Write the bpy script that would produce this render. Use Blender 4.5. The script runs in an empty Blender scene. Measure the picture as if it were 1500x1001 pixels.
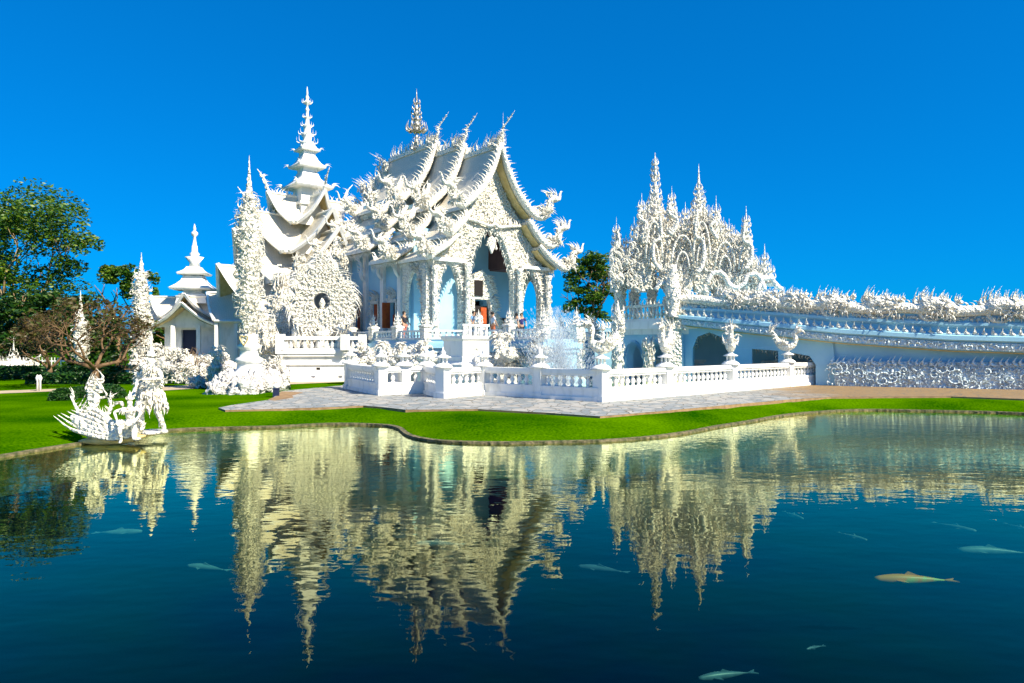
import bpy, math, random
from mathutils import Vector, Matrix
from mathutils.geometry import tessellate_polygon, delaunay_2d_cdt
random.seed(7)
R=math.radians; PI=math.pi; sin=math.sin; cos=math.cos
scene=bpy.context.scene
col=scene.collection
CZ=2.2; WATER=-0.3
# ---------------------------------------------------------------- camera
cam=bpy.data.cameras.new('camera'); camo=bpy.data.objects.new('camera',cam); col.objects.link(camo)
camo.location=(0,0,CZ); camo.rotation_euler=(R(90),0,0)
cam.lens=24; cam.sensor_width=36; cam.shift_y=0.0017; cam.clip_start=0.1; cam.clip_end=6000
scene.camera=camo
# ---------------------------------------------------------------- sky and sun
SUN_AZ=(0.81,-0.586); SUN_EL=43
w=bpy.data.worlds.new('World'); scene.world=w; w.use_nodes=True
nt=w.node_tree; nt.nodes.clear()
sky=nt.nodes.new('ShaderNodeTexSky'); sky.sky_type='NISHITA'; sky.sun_disc=False
sky.sun_elevation=R(SUN_EL); sky.sun_rotation=math.atan2(SUN_AZ[0],SUN_AZ[1])
sky.altitude=400; sky.air_density=1.0; sky.dust_density=0.15; sky.ozone_density=3.0
ga=nt.nodes.new('ShaderNodeGamma'); ga.inputs['Gamma'].default_value=0.58
hs=nt.nodes.new('ShaderNodeMixRGB'); hs.blend_type='MULTIPLY'; hs.inputs[0].default_value=1; hs.inputs[2].default_value=(0.004,1.0,2.33,1)
bg=nt.nodes.new('ShaderNodeBackground'); bg.inputs['Strength'].default_value=0.067
wo=nt.nodes.new('ShaderNodeOutputWorld')
nt.links.new(sky.outputs[0],ga.inputs[0]); nt.links.new(ga.outputs[0],hs.inputs[1]); nt.links.new(hs.outputs[0],bg.inputs[0]); nt.links.new(bg.outputs[0],wo.inputs[0])
sl=bpy.data.lights.new('sun','SUN'); sl.energy=5.0; sl.angle=R(0.5); sl.color=(1.0,0.90,0.70)
so=bpy.data.objects.new('sun',sl); col.objects.link(so)
sd=Vector((SUN_AZ[0]*cos(R(SUN_EL)),SUN_AZ[1]*cos(R(SUN_EL)),sin(R(SUN_EL))))
so.rotation_euler=sd.to_track_quat('Z','Y').to_euler()
scene.view_settings.view_transform='Standard'; scene.view_settings.look='None'
scene.view_settings.exposure=0.95; scene.view_settings.gamma=1
scene.cycles.max_bounces=6; scene.cycles.diffuse_bounces=3; scene.cycles.transparent_max_bounces=12
# ---------------------------------------------------------------- materials
def mat(name,c=(.8,.8,.8),rough=.6,c2=None,nscale=3.0,bump=0.0,bscale=20.0,kind='noise',spec=.4,metal=0.0,stretch=None,detail=6,bdist=.05,contrast=(.35,.65)):
    m=bpy.data.materials.new(name); m.use_nodes=True; t=m.node_tree; n=t.nodes; l=t.links
    b=n['Principled BSDF']; b.inputs['Base Color'].default_value=(*c,1); b.inputs['Roughness'].default_value=rough
    b.inputs['Specular IOR Level'].default_value=spec; b.inputs['Metallic'].default_value=metal
    tc=n.new('ShaderNodeTexCoord'); src=tc.outputs['Object']
    if stretch:
        mp=n.new('ShaderNodeMapping'); mp.inputs['Scale'].default_value=stretch; l.new(src,mp.inputs[0]); src=mp.outputs[0]
    if c2:
        no=n.new('ShaderNodeTexNoise'); no.inputs['Scale'].default_value=nscale; no.inputs['Detail'].default_value=detail; l.new(src,no.inputs['Vector'])
        cr=n.new('ShaderNodeValToRGB'); cr.color_ramp.elements[0].position=contrast[0]; cr.color_ramp.elements[1].position=contrast[1]
        cr.color_ramp.elements[0].color=(*c,1); cr.color_ramp.elements[1].color=(*c2,1)
        l.new(no.outputs['Fac'],cr.inputs[0]); l.new(cr.outputs[0],b.inputs['Base Color'])
    if bump:
        bp=n.new('ShaderNodeBump'); bp.inputs['Strength'].default_value=bump; bp.inputs['Distance'].default_value=bdist
        if kind=='voronoi':
            vt=n.new('ShaderNodeTexVoronoi'); vt.inputs['Scale'].default_value=bscale
            nn=n.new('ShaderNodeTexNoise'); nn.inputs['Scale'].default_value=bscale*.6; nn.inputs['Detail'].default_value=3
            mx=n.new('ShaderNodeMixRGB'); mx.inputs[0].default_value=.12; l.new(src,nn.inputs['Vector']); l.new(src,mx.inputs[1]); l.new(nn.outputs['Color'],mx.inputs[2]); l.new(mx.outputs[0],vt.inputs['Vector'])
            l.new(vt.outputs['Distance'],bp.inputs['Height'])
        elif kind=='brick':
            vt=n.new('ShaderNodeTexBrick'); vt.inputs['Scale'].default_value=bscale; l.new(src,vt.inputs['Vector']); l.new(vt.outputs['Fac'],bp.inputs['Height']); bp.invert=True
        else:
            vt=n.new('ShaderNodeTexNoise'); vt.inputs['Scale'].default_value=bscale; vt.inputs['Detail'].default_value=8; l.new(src,vt.inputs['Vector']); l.new(vt.outputs['Fac'],bp.inputs['Height'])
        l.new(bp.outputs[0],b.inputs['Normal'])
    return m
M={}
M['white']=mat('white plaster',(.84,.83,.80),.5,c2=(.52,.53,.49),nscale=3.0,bump=.15,bscale=8,stretch=(1,1,.35),contrast=(.5,.85))
M['carved']=mat('carved stucco with mirror chips',(.88,.85,.76),.32,c2=(.50,.40,.25),nscale=13,bump=1.0,bscale=8,kind='voronoi',bdist=.16,spec=.6,contrast=(.5,.72))
M['flame']=mat('white stucco flame',(.88,.85,.77),.3,c2=(.52,.43,.28),nscale=13,bump=.9,bscale=11,kind='voronoi',bdist=.08,spec=.6,contrast=(.52,.74))
M['silver']=mat('silvery finial',(.55,.52,.47),.3,c2=(.30,.27,.22),nscale=8,metal=.4)
M['soffit']=mat('ochre soffit',(.62,.50,.25),.6,c2=(.50,.38,.15),nscale=4)
M['ceil']=mat('maroon ceiling',(.16,.07,.06),.7,c2=(.12,.05,.05))
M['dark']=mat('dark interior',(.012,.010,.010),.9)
M['shutter']=mat('orange red lacquer shutter',(.50,.10,.02),.4,c2=(.34,.06,.02),nscale=5)
M['carveshade']=mat('carved stucco with blue shade tint',(.74,.86,.92),.45,c2=(.55,.68,.74),nscale=11,bump=1.0,bscale=8,kind='voronoi',bdist=.12,contrast=(.5,.75))  # white carving; the blue of its shaded side is put into the base colour
M['wallshade']=mat('white wall with blue shade tint',(.36,.64,.80),.6,c2=(.30,.56,.74),nscale=.8,bump=.1)  # shade on the white walls painted in as a blue tint
M['rock']=mat('whitewashed rock',(.80,.78,.76),.7,c2=(.45,.42,.40),nscale=9,bump=1.0,bscale=7,bdist=.3,contrast=(.5,.75))
M['bark']=mat('brown bark',(.20,.11,.06),.8,c2=(.30,.19,.10),nscale=6,bump=.6,bscale=20)
M['paleb']=mat('pale ochre bark',(.42,.30,.16),.8,c2=(.26,.16,.08),nscale=3,bump=.5,bscale=12)
M['fbark']=mat('frangipani bark',(.20,.12,.06),.8,c2=(.08,.045,.02),nscale=5,bump=.4,bscale=14)
def leafmat(name,a,b,c):
    m=bpy.data.materials.new(name); m.use_nodes=True; t=m.node_tree; n=t.nodes; l=t.links
    p=n['Principled BSDF']; p.inputs['Roughness'].default_value=.5
    g=n.new('ShaderNodeNewGeometry'); cr=n.new('ShaderNodeValToRGB')
    cr.color_ramp.elements[0].color=(*a,1); cr.color_ramp.elements[1].color=(*c,1); e=cr.color_ramp.elements.new(.6); e.color=(*b,1)
    l.new(g.outputs['Random Per Island'],cr.inputs[0]); l.new(cr.outputs[0],p.inputs['Base Color'])
    tr=n.new('ShaderNodeBsdfTranslucent'); l.new(cr.outputs[0],tr.inputs[0]); mx=n.new('ShaderNodeMixShader'); mx.inputs[0].default_value=.25
    l.new(p.outputs[0],mx.inputs[1]); l.new(tr.outputs[0],mx.inputs[2]); l.new(mx.outputs[0],n['Material Output'].inputs[0])
    return m
M['leaf']=leafmat('tree leaves',(.01,.06,.003),(.045,.14,.004),(.17,.24,.004))
M['dry']=leafmat('dry ochre leaves',(.05,.028,.008),(.09,.065,.012),(.06,.10,.01))
M['leafd']=leafmat('dark leaves',(.004,.028,.003),(.015,.07,.006),(.07,.14,.006))
M['hedge']=leafmat('hedge leaves',(.006,.04,.006),(.015,.08,.01),(.04,.12,.01))
# grass
def grassmat():
    m=mat('lawn',(.03,.16,.004),1.0,spec=.0); t=m.node_tree; n=t.nodes; l=t.links; b=n['Principled BSDF']
    tc=n.new('ShaderNodeTexCoord')
    a=n.new('ShaderNodeTexNoise'); a.inputs['Scale'].default_value=.28; a.inputs['Detail'].default_value=4
    f=n.new('ShaderNodeTexNoise'); f.inputs['Scale'].default_value=14; f.inputs['Detail'].default_value=6
    l.new(tc.outputs['Object'],a.inputs['Vector']); l.new(tc.outputs['Object'],f.inputs['Vector'])
    ad=n.new('ShaderNodeMath'); ad.operation='MULTIPLY_ADD'; ad.inputs[1].default_value=.42; l.new(f.outputs['Fac'],ad.inputs[0])
    m2=n.new('ShaderNodeMath'); m2.operation='MULTIPLY'; m2.inputs[1].default_value=.62; l.new(a.outputs['Fac'],m2.inputs[0]); l.new(m2.outputs[0],ad.inputs[2])
    cr=n.new('ShaderNodeValToRGB'); cr.color_ramp.elements[0].position=.38; cr.color_ramp.elements[1].position=.68
    cr.color_ramp.elements[0].color=(.003,.05,.0,1); cr.color_ramp.elements[1].color=(.085,.20,.0,1)
    l.new(ad.outputs[0],cr.inputs[0]); l.new(cr.outputs[0],b.inputs['Base Color'])
    bp=n.new('ShaderNodeBump'); bp.inputs['Strength'].default_value=.7; bp.inputs['Distance'].default_value=.05; l.new(f.outputs['Fac'],bp.inputs['Height']); l.new(bp.outputs[0],b.inputs['Normal'])
    return m
M['grass']=grassmat()
def pavemat():
    m=mat('slate crazy paving',(.4,.4,.4),.7); t=m.node_tree; n=t.nodes; l=t.links; b=n['Principled BSDF']
    tc=n.new('ShaderNodeTexCoord')
    v=n.new('ShaderNodeTexVoronoi'); v.inputs['Scale'].default_value=2.6; l.new(tc.outputs['Object'],v.inputs['Vector'])
    e=n.new('ShaderNodeTexVoronoi'); e.feature='DISTANCE_TO_EDGE'; e.inputs['Scale'].default_value=2.6; l.new(tc.outputs['Object'],e.inputs['Vector'])
    cr=n.new('ShaderNodeValToRGB'); k=cr.color_ramp; k.elements[0].color=(.20,.23,.25,1); k.elements[1].color=(.36,.34,.31,1); x=k.elements.new(.5); x.color=(.27,.29,.30,1); x=k.elements.new(.75); x.color=(.40,.39,.37,1)
    sp=n.new('ShaderNodeSeparateColor'); l.new(v.outputs['Color'],sp.inputs[0]); l.new(sp.outputs[0],cr.inputs[0])
    st=n.new('ShaderNodeMath'); st.operation='GREATER_THAN'; st.inputs[1].default_value=.035; l.new(e.outputs['Distance'],st.inputs[0])
    # brown paving to the right
    sx=n.new('ShaderNodeSeparateXYZ'); l.new(tc.outputs['Object'],sx.inputs[0])
    no=n.new('ShaderNodeTexNoise'); no.inputs['Scale'].default_value=.5; l.new(tc.outputs['Object'],no.inputs['Vector'])
    ma=n.new('ShaderNodeMath'); ma.operation='MULTIPLY_ADD'; ma.inputs[1].default_value=6; l.new(no.outputs['Fac'],ma.inputs[0]); l.new(sx.outputs[0],ma.inputs[2])
    mr=n.new('ShaderNodeMapRange'); mr.inputs['From Min'].default_value=13.5; mr.inputs['From Max'].default_value=16.5; l.new(ma.outputs[0],mr.inputs['Value'])
    br=n.new('ShaderNodeValToRGB'); br.color_ramp.elements[0].color=(.20,.12,.05,1); br.color_ramp.elements[1].color=(.32,.22,.11,1)
    n3=n.new('ShaderNodeTexNoise'); n3.inputs['Scale'].default_value=3; n3.inputs['Detail'].default_value=8; l.new(tc.outputs['Object'],n3.inputs['Vector']); l.new(n3.outputs['Fac'],br.inputs[0])
    mx=n.new('ShaderNodeMixRGB'); l.new(mr.outputs[0],mx.inputs[0]); l.new(cr.outputs[0],mx.inputs[1]); l.new(br.outputs[0],mx.inputs[2])
    m2=n.new('ShaderNodeMixRGB'); m2.inputs[1].default_value=(.12,.11,.09,1); l.new(st.outputs[0],m2.inputs[0]); l.new(mx.outputs[0],m2.inputs[2])
    l.new(m2.outputs[0],b.inputs['Base Color'])
    return m
M['pave']=pavemat()
M['path']=mat('pale concrete path',(.50,.40,.28),.8,c2=(.40,.31,.21),nscale=2)
M['kerb']=mat('pebbled kerb',(.20,.16,.09),.8,c2=(.05,.06,.02),nscale=7,bump=.8,bscale=8,kind='voronoi')
M['edge']=mat('brown plaza edge',(.34,.22,.11),.8,c2=(.20,.12,.06),nscale=4)
M['fishw']=mat('pale koi skin',(.16,.30,.28),.4,c2=(.08,.18,.18),nscale=7)
M['fisho']=mat('orange koi skin',(.95,.32,.01),.4,c2=(.55,.55,.12),nscale=5,contrast=(.5,.6))
M['fishb']=mat('blue grey koi skin',(.10,.18,.22),.4,c2=(.05,.10,.14),nscale=7)
M['skin']=mat('skin',(.45,.26,.17),.6)
M['hair']=mat('black hair',(.012,.010,.010),.6)
M['boxblue']=mat('dark blue painted metal',(.012,.02,.06),.5)
M['glassw']=mat('white lamp glass',(.8,.8,.78),.3)
def cmat(c):
    k='c%.2f%.2f%.2f'%c
    if k not in M: M[k]=mat('cloth '+k,c,.8)
    return M[k]
# roof tiles
def roofmat(name,a,b):
    m=mat(name,a,.45); t=m.node_tree; n=t.nodes; l=t.links; p=n['Principled BSDF']
    tc=n.new('ShaderNodeTexCoord'); sx=n.new('ShaderNodeSeparateXYZ'); l.new(tc.outputs['Object'],sx.inputs[0])
    cb=n.new('ShaderNodeCombineXYZ')
    a1=n.new('ShaderNodeMath'); a1.operation='ADD'; l.new(sx.outputs[0],a1.inputs[0]); l.new(sx.outputs[1],a1.inputs[1])
    l.new(a1.outputs[0],cb.inputs[0]); l.new(sx.outputs[2],cb.inputs[1])
    br=n.new('ShaderNodeTexBrick'); br.inputs['Scale'].default_value=4.2; br.inputs['Mortar Size'].default_value=.03; br.inputs['Color1'].default_value=(*a,1); br.inputs['Color2'].default_value=(*b,1); br.inputs['Mortar'].default_value=(a[0]*.6,a[1]*.6,a[2]*.6,1)
    l.new(cb.outputs[0],br.inputs['Vector']); l.new(br.outputs['Color'],p.inputs['Base Color'])
    bp=n.new('ShaderNodeBump'); bp.inputs['Strength'].default_value=.6; bp.inputs['Distance'].default_value=.04; bp.invert=True; l.new(br.outputs['Fac'],bp.inputs['Height']); l.new(bp.outputs[0],p.inputs['Normal'])
    return m
M['roof']=roofmat('silvery white roof tiles',(.84,.78,.66),(.74,.68,.56))
M['roofw']=roofmat('white roof tiles',(.86,.79,.66),(.80,.73,.60))
# ---------------------------------------------------------------- mesh builder
class MB:
    def __init__(s): s.v=[]; s.f=[]; s.sm=[]
    def add(s,vs,fs,sm=False):
        o=len(s.v); s.v+= [tuple(q) for q in vs]; s.f+=[tuple(i+o for i in q) for q in fs]; s.sm+=[sm]*len(fs)
    def box(s,x0,x1,y0,y1,z0,z1):
        s.add([(x0,y0,z0),(x1,y0,z0),(x1,y1,z0),(x0,y1,z0),(x0,y0,z1),(x1,y0,z1),(x1,y1,z1),(x0,y1,z1)],
              [(0,3,2,1),(4,5,6,7),(0,1,5,4),(1,2,6,5),(2,3,7,6),(3,0,4,7)])
    def bar(s,a,b,w,z0,z1):   # wall-like box from plan point a to b
        a=Vector((a[0],a[1])); b=Vector((b[0],b[1])); d=(b-a).normalized(); n=Vector((-d.y,d.x))*w/2
        p=[a-n,b-n,b+n,a+n]
        s.add([(q.x,q.y,z0) for q in p]+[(q.x,q.y,z1) for q in p],[(0,3,2,1),(4,5,6,7),(0,1,5,4),(1,2,6,5),(2,3,7,6),(3,0,4,7)])
    def plate(s,loops,fn,t0,t1,sm=False):  # loops of 2d points, fn(u,v,t)->3d
        tri=tessellate_polygon([[Vector((p[0],p[1],0)) for p in lp] for lp in loops])
        flat=[p for lp in loops for p in lp]; n=len(flat)
        vs=[fn(p[0],p[1],t0) for p in flat]+[fn(p[0],p[1],t1) for p in flat]
        fs=[tuple(t) for t in tri]+[tuple(i+n for i in reversed(t)) for t in tri]
        o=0
        for lp in loops:
            k=len(lp)
            for i in range(k):
                j=(i+1)%k; fs.append((o+i,o+j,o+j+n,o+i+n))
            o+=k
        s.add(vs,fs,sm)
    def lathe(s,prof,cx=0,cy=0,n=12,rot=0,sx=1,sy=1,sm=True,cap=True):
        vs=[];fs=[]
        for r,z in prof:
            for i in range(n):
                a=rot+2*PI*i/n; vs.append((cx+sx*r*cos(a),cy+sy*r*sin(a),z))
        for k in range(len(prof)-1):
            for i in range(n):
                j=(i+1)%n; fs.append((k*n+i,k*n+j,(k+1)*n+j,(k+1)*n+i))
        if cap:
            fs.append(tuple(reversed(range(n)))); o=(len(prof)-1)*n; fs.append(tuple(o+i for i in range(n)))
        s.add(vs,fs,sm)
    def sq(s,prof,cx=0,cy=0,rot=PI/4):   # square tiers, r = half width
        s.lathe([(r*math.sqrt(2),z) for r,z in prof],cx,cy,4,rot,sm=False)
    def tube(s,pts,rad,n=6,flat=1.0,up=None,sm=True):
        pts=[Vector(p) for p in pts]; k=len(pts); vs=[];fs=[]
        ref=Vector(up) if up is not None else Vector((0,0,1))
        prev=None
        for i,p in enumerate(pts):
            d=(pts[min(i+1,k-1)]-pts[max(i-1,0)])
            if d.length<1e-9: d=Vector((0,0,1))
            d.normalize()
            b=(prev if prev is not None else ref); b=b-d*b.dot(d)
            if b.length<1e-4: b=Vector((1,0,0))-d*d.x
            if b.length<1e-4: b=Vector((0,1,0))
            b.normalize(); prev=b; c=d.cross(b)
            r=rad[i] if hasattr(rad,'__len__') else rad
            for j in range(n):
                a=2*PI*j/n; q=p+b*(r*cos(a))+c*(r*flat*sin(a)); vs.append(q)
        for i in range(k-1):
            for j in range(n):
                j2=(j+1)%n; fs.append((i*n+j,i*n+j2,(i+1)*n+j2,(i+1)*n+j))
        fs.append(tuple(reversed(range(n)))); fs.append(tuple((k-1)*n+j for j in range(n)))
        s.add(vs,fs,sm)
    FL=[(0,.5),(.14,1.0),(.32,.9),(.5,.6),(.68,.36),(.86,.15),(1,.01)]
    def flame(s,p,d,b,L,w,curl=1.0,n=5,barb=0,flat=.55):
        p=Vector(p); d=Vector(d).normalized(); b=Vector(b); b=b-d*b.dot(d)
        if b.length<1e-5: b=d.orthogonal()
        b.normalize(); pts=[];rad=[]
        for t,r in s.FL:
            o=curl*L*(.22*sin(PI*t*1.25)-.10*t*t)
            pts.append(p+d*(L*t)+b*o); rad.append(w*r)
        s.tube(pts,rad,n,flat,up=b)
        if barb:
            for i in range(barb):
                t=.18+.45*i/max(1,barb); k=int(t*6)
                sg=1 if i%2==0 else -1
                s.flame(pts[k],d*.75+b*sg*.8,b*-sg,L*.42*(1-t*.5),w*.55,.8,4,0,flat)
    def ball(s,c,r,n=8,sz=1.0):
        m=max(4,n//2+1); pr=[(max(.001,r*sin(PI*i/m)),c[2]-r*sz*cos(PI*i/m)) for i in range(m+1)]
        s.lathe(pr,c[0],c[1],n)
    def build(s,name,m,parent=None,**kw):
        me=bpy.data.meshes.new(name); me.from_pydata(s.v,[],s.f); me.polygons.foreach_set('use_smooth',s.sm)
        me.materials.append(m); me.update()
        o=bpy.data.objects.new(name,me); col.objects.link(o)
        if parent is not None: o.parent=parent
        for k,v in kw.items(): o[k]=v
        return o
def thing(name,label,cat,loc=(0,0,0),rz=0,group=None):
    o=bpy.data.objects.new(name,None); col.objects.link(o); o.empty_display_size=.3
    o.location=loc; o.rotation_euler=(0,0,rz); o['label']=label; o['category']=cat
    if group: o['group']=group
    return o
def tag(o,label,cat,group=None):
    o['label']=label; o['category']=cat
    if group: o['group']=group
    return o
def children(o): return [c for c in bpy.data.objects if c.parent is o]
def copy_tree(o,label=None,parent=None,**kw):
    c=o.copy(); col.objects.link(c)
    if parent is not None: c.parent=parent; c.matrix_parent_inverse=o.matrix_parent_inverse
    if label: c['label']=label
    for ch in children(o): copy_tree(ch,None,c)
    return c
def gpt(px,py,z=0.0):      # ground point of the layout plan
    d=(CZ-z)*1000/(py-503.0); return ((px-750)/1000*d,d)
def at(px,py,d): return ((px-750)/1000*d,d,CZ+(503-py)/1000*d)
rnd=random.uniform
def unit(a): return Vector((cos(a),sin(a),0))
UP=Vector((0,0,1))
def lerp(a,b,t): return a+(b-a)*t
def smooth(pts,k=4):       # catmull-rom
    P=[Vector(p) for p in pts]; out=[]
    for i in range(len(P)-1):
        p0=P[max(i-1,0)];p1=P[i];p2=P[i+1];p3=P[min(i+2,len(P)-1)]
        for j in range(k):
            t=j/k; out.append(.5*((2*p1)+(p2-p0)*t+(2*p0-5*p1+4*p2-p3)*t*t+(3*p1-p0-3*p2+p3)*t**3))
    out.append(P[-1]); return out
def crest(mb,pts,step,L,w,d=None,side=None,curl=1.0,barb=0,jit=.25,lean=0.0,n=5):
    """a row of flames standing along a path"""
    P=[Vector(p) for p in pts]; acc=0
    for i in range(len(P)-1):
        seg=P[i+1]-P[i]; sl_=seg.length; dirn=seg.normalized() if sl_>0 else UP
        while acc<sl_:
            q=P[i]+dirn*acc; dd=Vector(d) if d is not None else UP
            k=1+rnd(-jit,jit); b=Vector(side) if side is not None else dirn
            mb.flame(q,dd+dirn*lean+Vector((rnd(-1,1),rnd(-1,1),rnd(-1,1)))*jit*.5,b*(1 if random.random()<.8 else -1),L*k,w*k,curl*rnd(.7,1.2),n,barb)
            acc+=step*rnd(.8,1.2)
        acc-=sl_
def spire(mb,x,y,z0,H,Rr,tiers=5,fl=8,needle=.3,n=8,w=None):
    """tiered flame spire: stacked bulbs ringed with curled flames under a needle"""
    Hb=H*(1-needle); prof=[]
    for i in range(tiers):
        t=i/tiers; r=Rr*(1-t)**.8; za=z0+Hb*t; h=Hb/tiers
        prof+=[(r*.75,za),(r*.95,za+h*.25),(r*.8,za+h*.45),(r*.5,za+h*.8)]
        m=max(4,int(fl*(1-t*.4)))
        for j in range(m):
            a=2*PI*(j+.5*(i%2))/m; u=unit(a)
            mb.flame((x+u.x*r*.75,y+u.y*r*.75,za+h*.2),u*.45+UP*.9,u,h*rnd(.95,1.25),(w or r*.22)*1.0,1.1,5)
    prof+=[(Rr*.14,z0+Hb),(Rr*.16,z0+Hb*1.03),(Rr*.07,z0+Hb+H*needle*.5),(.006,z0+H)]
    mb.lathe(prof,x,y,n)
# ---------------------------------------------------------------- setting: pond, lawn, plaza
shore_px=[(-260,705),(-120,688),(0,671),(60,661),(130,650),(190,641),(250,632),(320,629),(400,627),(480,623),(550,624),(580,628),(598,640),(640,648),(720,651),(800,650),(880,648),(950,643),(1010,635),(1050,627),(1100,619),(1150,610),(1200,605),(1260,602),(1350,603),(1500,607),(1700,622)]
shore=[gpt(x,y,WATER) for x,y in shore_px]
shore=[(p.x,p.y) for p in smooth([(a,b,0) for a,b in shore],4)]
pond=shore+[(26,14),(24,2),(14,-5),(-8,-6),(-14,2),(-13.5,8)]
def structure(name,mb,m): o=mb.build(name,m); o['kind']='structure'; return o
def segdist(p,a,b):
    ax,ay=a;bx,by=b; dx=bx-ax;dy=by-ay; L=dx*dx+dy*dy or 1e-9
    t=max(0,min(1,((p[0]-ax)*dx+(p[1]-ay)*dy)/L)); return math.hypot(p[0]-ax-dx*t,p[1]-ay-dy*t)
def inside(p,poly):
    c=False;j=len(poly)-1
    for i in range(len(poly)):
        xi,yi=poly[i];xj,yj=poly[j]
        if (yi>p[1])!=(yj>p[1]) and p[0]<(xj-xi)*(p[1]-yi)/(yj-yi)+xi: c=not c
        j=i
    return c
def gz(p):
    d=min(segdist(p,pond[i],pond[(i+1)%len(pond)]) for i in range(len(pond)))
    t=min(1,d/1.9); return -.265+.265*t*t*(3-2*t)
pts=[Vector(p) for p in pond]; n0=len(pts)
cons=[(i,(i+1)%n0) for i in range(n0)]
B=3000
big=[(-B,-200),(B,-200),(B,B),(-B,B)]
for x in range(-40,46,1):
    for yy in range(-10,60,1):
        q=(x+rnd(-.2,.2),yy+rnd(-.2,.2))
        if inside(q,pond): continue
        d=min(segdist(q,pond[i],pond[(i+1)%n0]) for i in range(n0))
        if .35<d<3.5: pts.append(Vector(q))
for x in range(-400,401,80):
    for yy in range(-80,801,80):
        if not (-60<x<60 and -20<yy<70): pts.append(Vector((x,yy)))
nb=len(pts); pts+=[Vector(p) for p in big]; cons+=[(nb+i,nb+(i+1)%4) for i in range(4)]
vo,_,fo,_,_,_=delaunay_2d_cdt(pts,cons,[],0,1e-5)
g=MB(); fs=[]
for f in fo:
    c=(sum(vo[i].x for i in f)/3,sum(vo[i].y for i in f)/3)
    if not inside(c,pond): fs.append(tuple(f))
g.add([(v.x,v.y,gz((v.x,v.y)) if (abs(v.x)<60 and -20<v.y<70) else 0.0) for v in vo],fs,True)
structure('lawn_ground',g,M['grass'])
# kerb round the pond
k=MB(); P=pond; N=len(P)
def offs(P,dist):
    out=[];N=len(P)
    for i in range(N):
        a=Vector(P[i-1]);b=Vector(P[(i+1)%N]); d=(b-a).normalized(); out.append((P[i][0]-d.y*dist*-1*-1,P[i][1]+d.x*dist))
    return out
area=sum(P[i][0]*P[(i+1)%N][1]-P[(i+1)%N][0]*P[i][1] for i in range(N)); sg=-1 if area>0 else 1
o1=offs(P,.12*sg); o0=offs(P,-.02*sg)
vs=[(a,b,-1.2) for a,b in o0]+[(a,b,-.245) for a,b in o0]+[(a,b,-.24) for a,b in o1]+[(a,b,-.5) for a,b in o1]; fs=[]
for i in range(N):
    j=(i+1)%N
    for q in range(3): fs.append((q*N+i,q*N+j,(q+1)*N+j,(q+1)*N+i))
k.add(vs,fs); structure('pond_kerb',k,M['kerb'])
# water
def watermat():
    m=bpy.data.materials.new('pond water'); m.use_nodes=True; t=m.node_tree; n=t.nodes; l=t.links; n.clear()
    out=n.new('ShaderNodeOutputMaterial'); mix=n.new('ShaderNodeMixShader'); gl=n.new('ShaderNodeBsdfGlossy'); tr=n.new('ShaderNodeBsdfTransparent')
    gl.inputs['Roughness'].default_value=.0; gl.inputs['Color'].default_value=(.93,1,.60,1)
    tr.inputs['Color'].default_value=(.40,.62,.55,1)
    fr=n.new('ShaderNodeFresnel'); fr.inputs['IOR'].default_value=1.46
    tc=n.new('ShaderNodeTexCoord'); mp=n.new('ShaderNodeMapping'); mp.inputs['Scale'].default_value=(.8,1.5,1); l.new(tc.outputs['Object'],mp.inputs[0])
    a=n.new('ShaderNodeTexNoise'); a.inputs['Scale'].default_value=1.5; a.inputs['Detail'].default_value=2; a.inputs['Roughness'].default_value=.45; l.new(mp.outputs[0],a.inputs['Vector'])
    b=n.new('ShaderNodeTexNoise'); b.inputs['Scale'].default_value=6; b.inputs['Detail'].default_value=2; l.new(mp.outputs[0],b.inputs['Vector'])
    # livelier ripples towards the far right of the pond
    sx=n.new('ShaderNodeSeparateXYZ'); l.new(tc.outputs['Object'],sx.inputs[0])
    mr=n.new('ShaderNodeMapRange'); mr.inputs['From Min'].default_value=9; mr.inputs['From Max'].default_value=18; mr.inputs['To Min'].default_value=.25; mr.inputs['To Max'].default_value=1.7; l.new(sx.outputs[1],mr.inputs['Value'])
    mu=n.new('ShaderNodeMath'); mu.operation='MULTIPLY'; l.new(b.outputs['Fac'],mu.inputs[0]); l.new(mr.outputs[0],mu.inputs[1])
    m3=n.new('ShaderNodeMath'); m3.operation='MULTIPLY_ADD'; m3.inputs[1].default_value=.28; l.new(mu.outputs[0],m3.inputs[0]); l.new(a.outputs['Fac'],m3.inputs[2])
    bp=n.new('ShaderNodeBump'); bp.inputs['Strength'].default_value=.5; bp.inputs['Distance'].default_value=.011; l.new(m3.outputs[0],bp.inputs['Height'])
    l.new(bp.outputs[0],gl.inputs['Normal']); l.new(bp.outputs[0],fr.inputs['Normal'])
    fm=n.new('ShaderNodeMath'); fm.operation='MULTIPLY_ADD'; fm.use_clamp=True; fm.inputs[1].default_value=1.85; fm.inputs[2].default_value=-.135; l.new(fr.outputs[0],fm.inputs[0])
    gm=n.new('ShaderNodeNewGeometry'); f2=n.new('ShaderNodeMath'); f2.operation='SUBTRACT'; f2.use_clamp=True; l.new(fm.outputs[0],f2.inputs[0]); l.new(gm.outputs['Backfacing'],f2.inputs[1]); l.new(f2.outputs[0],mix.inputs[0]); l.new(tr.outputs[0],mix.inputs[1]); l.new(gl.outputs[0],mix.inputs[2]); l.new(mix.outputs[0],out.inputs[0])
    return m
M['water']=watermat()
def upf(t,P):
    a,b,c=[P[i] for i in t]; return tuple(t) if (b[0]-a[0])*(c[1]-a[1])-(b[1]-a[1])*(c[0]-a[0])>0 else tuple(reversed(t))
tri=tessellate_polygon([[Vector((a,b,0)) for a,b in pond]])
wv=MB(); wv.add([(a,b,WATER) for a,b in pond],[upf(t,pond) for t in tri]); structure('pond_water',wv,M['water'])
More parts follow.
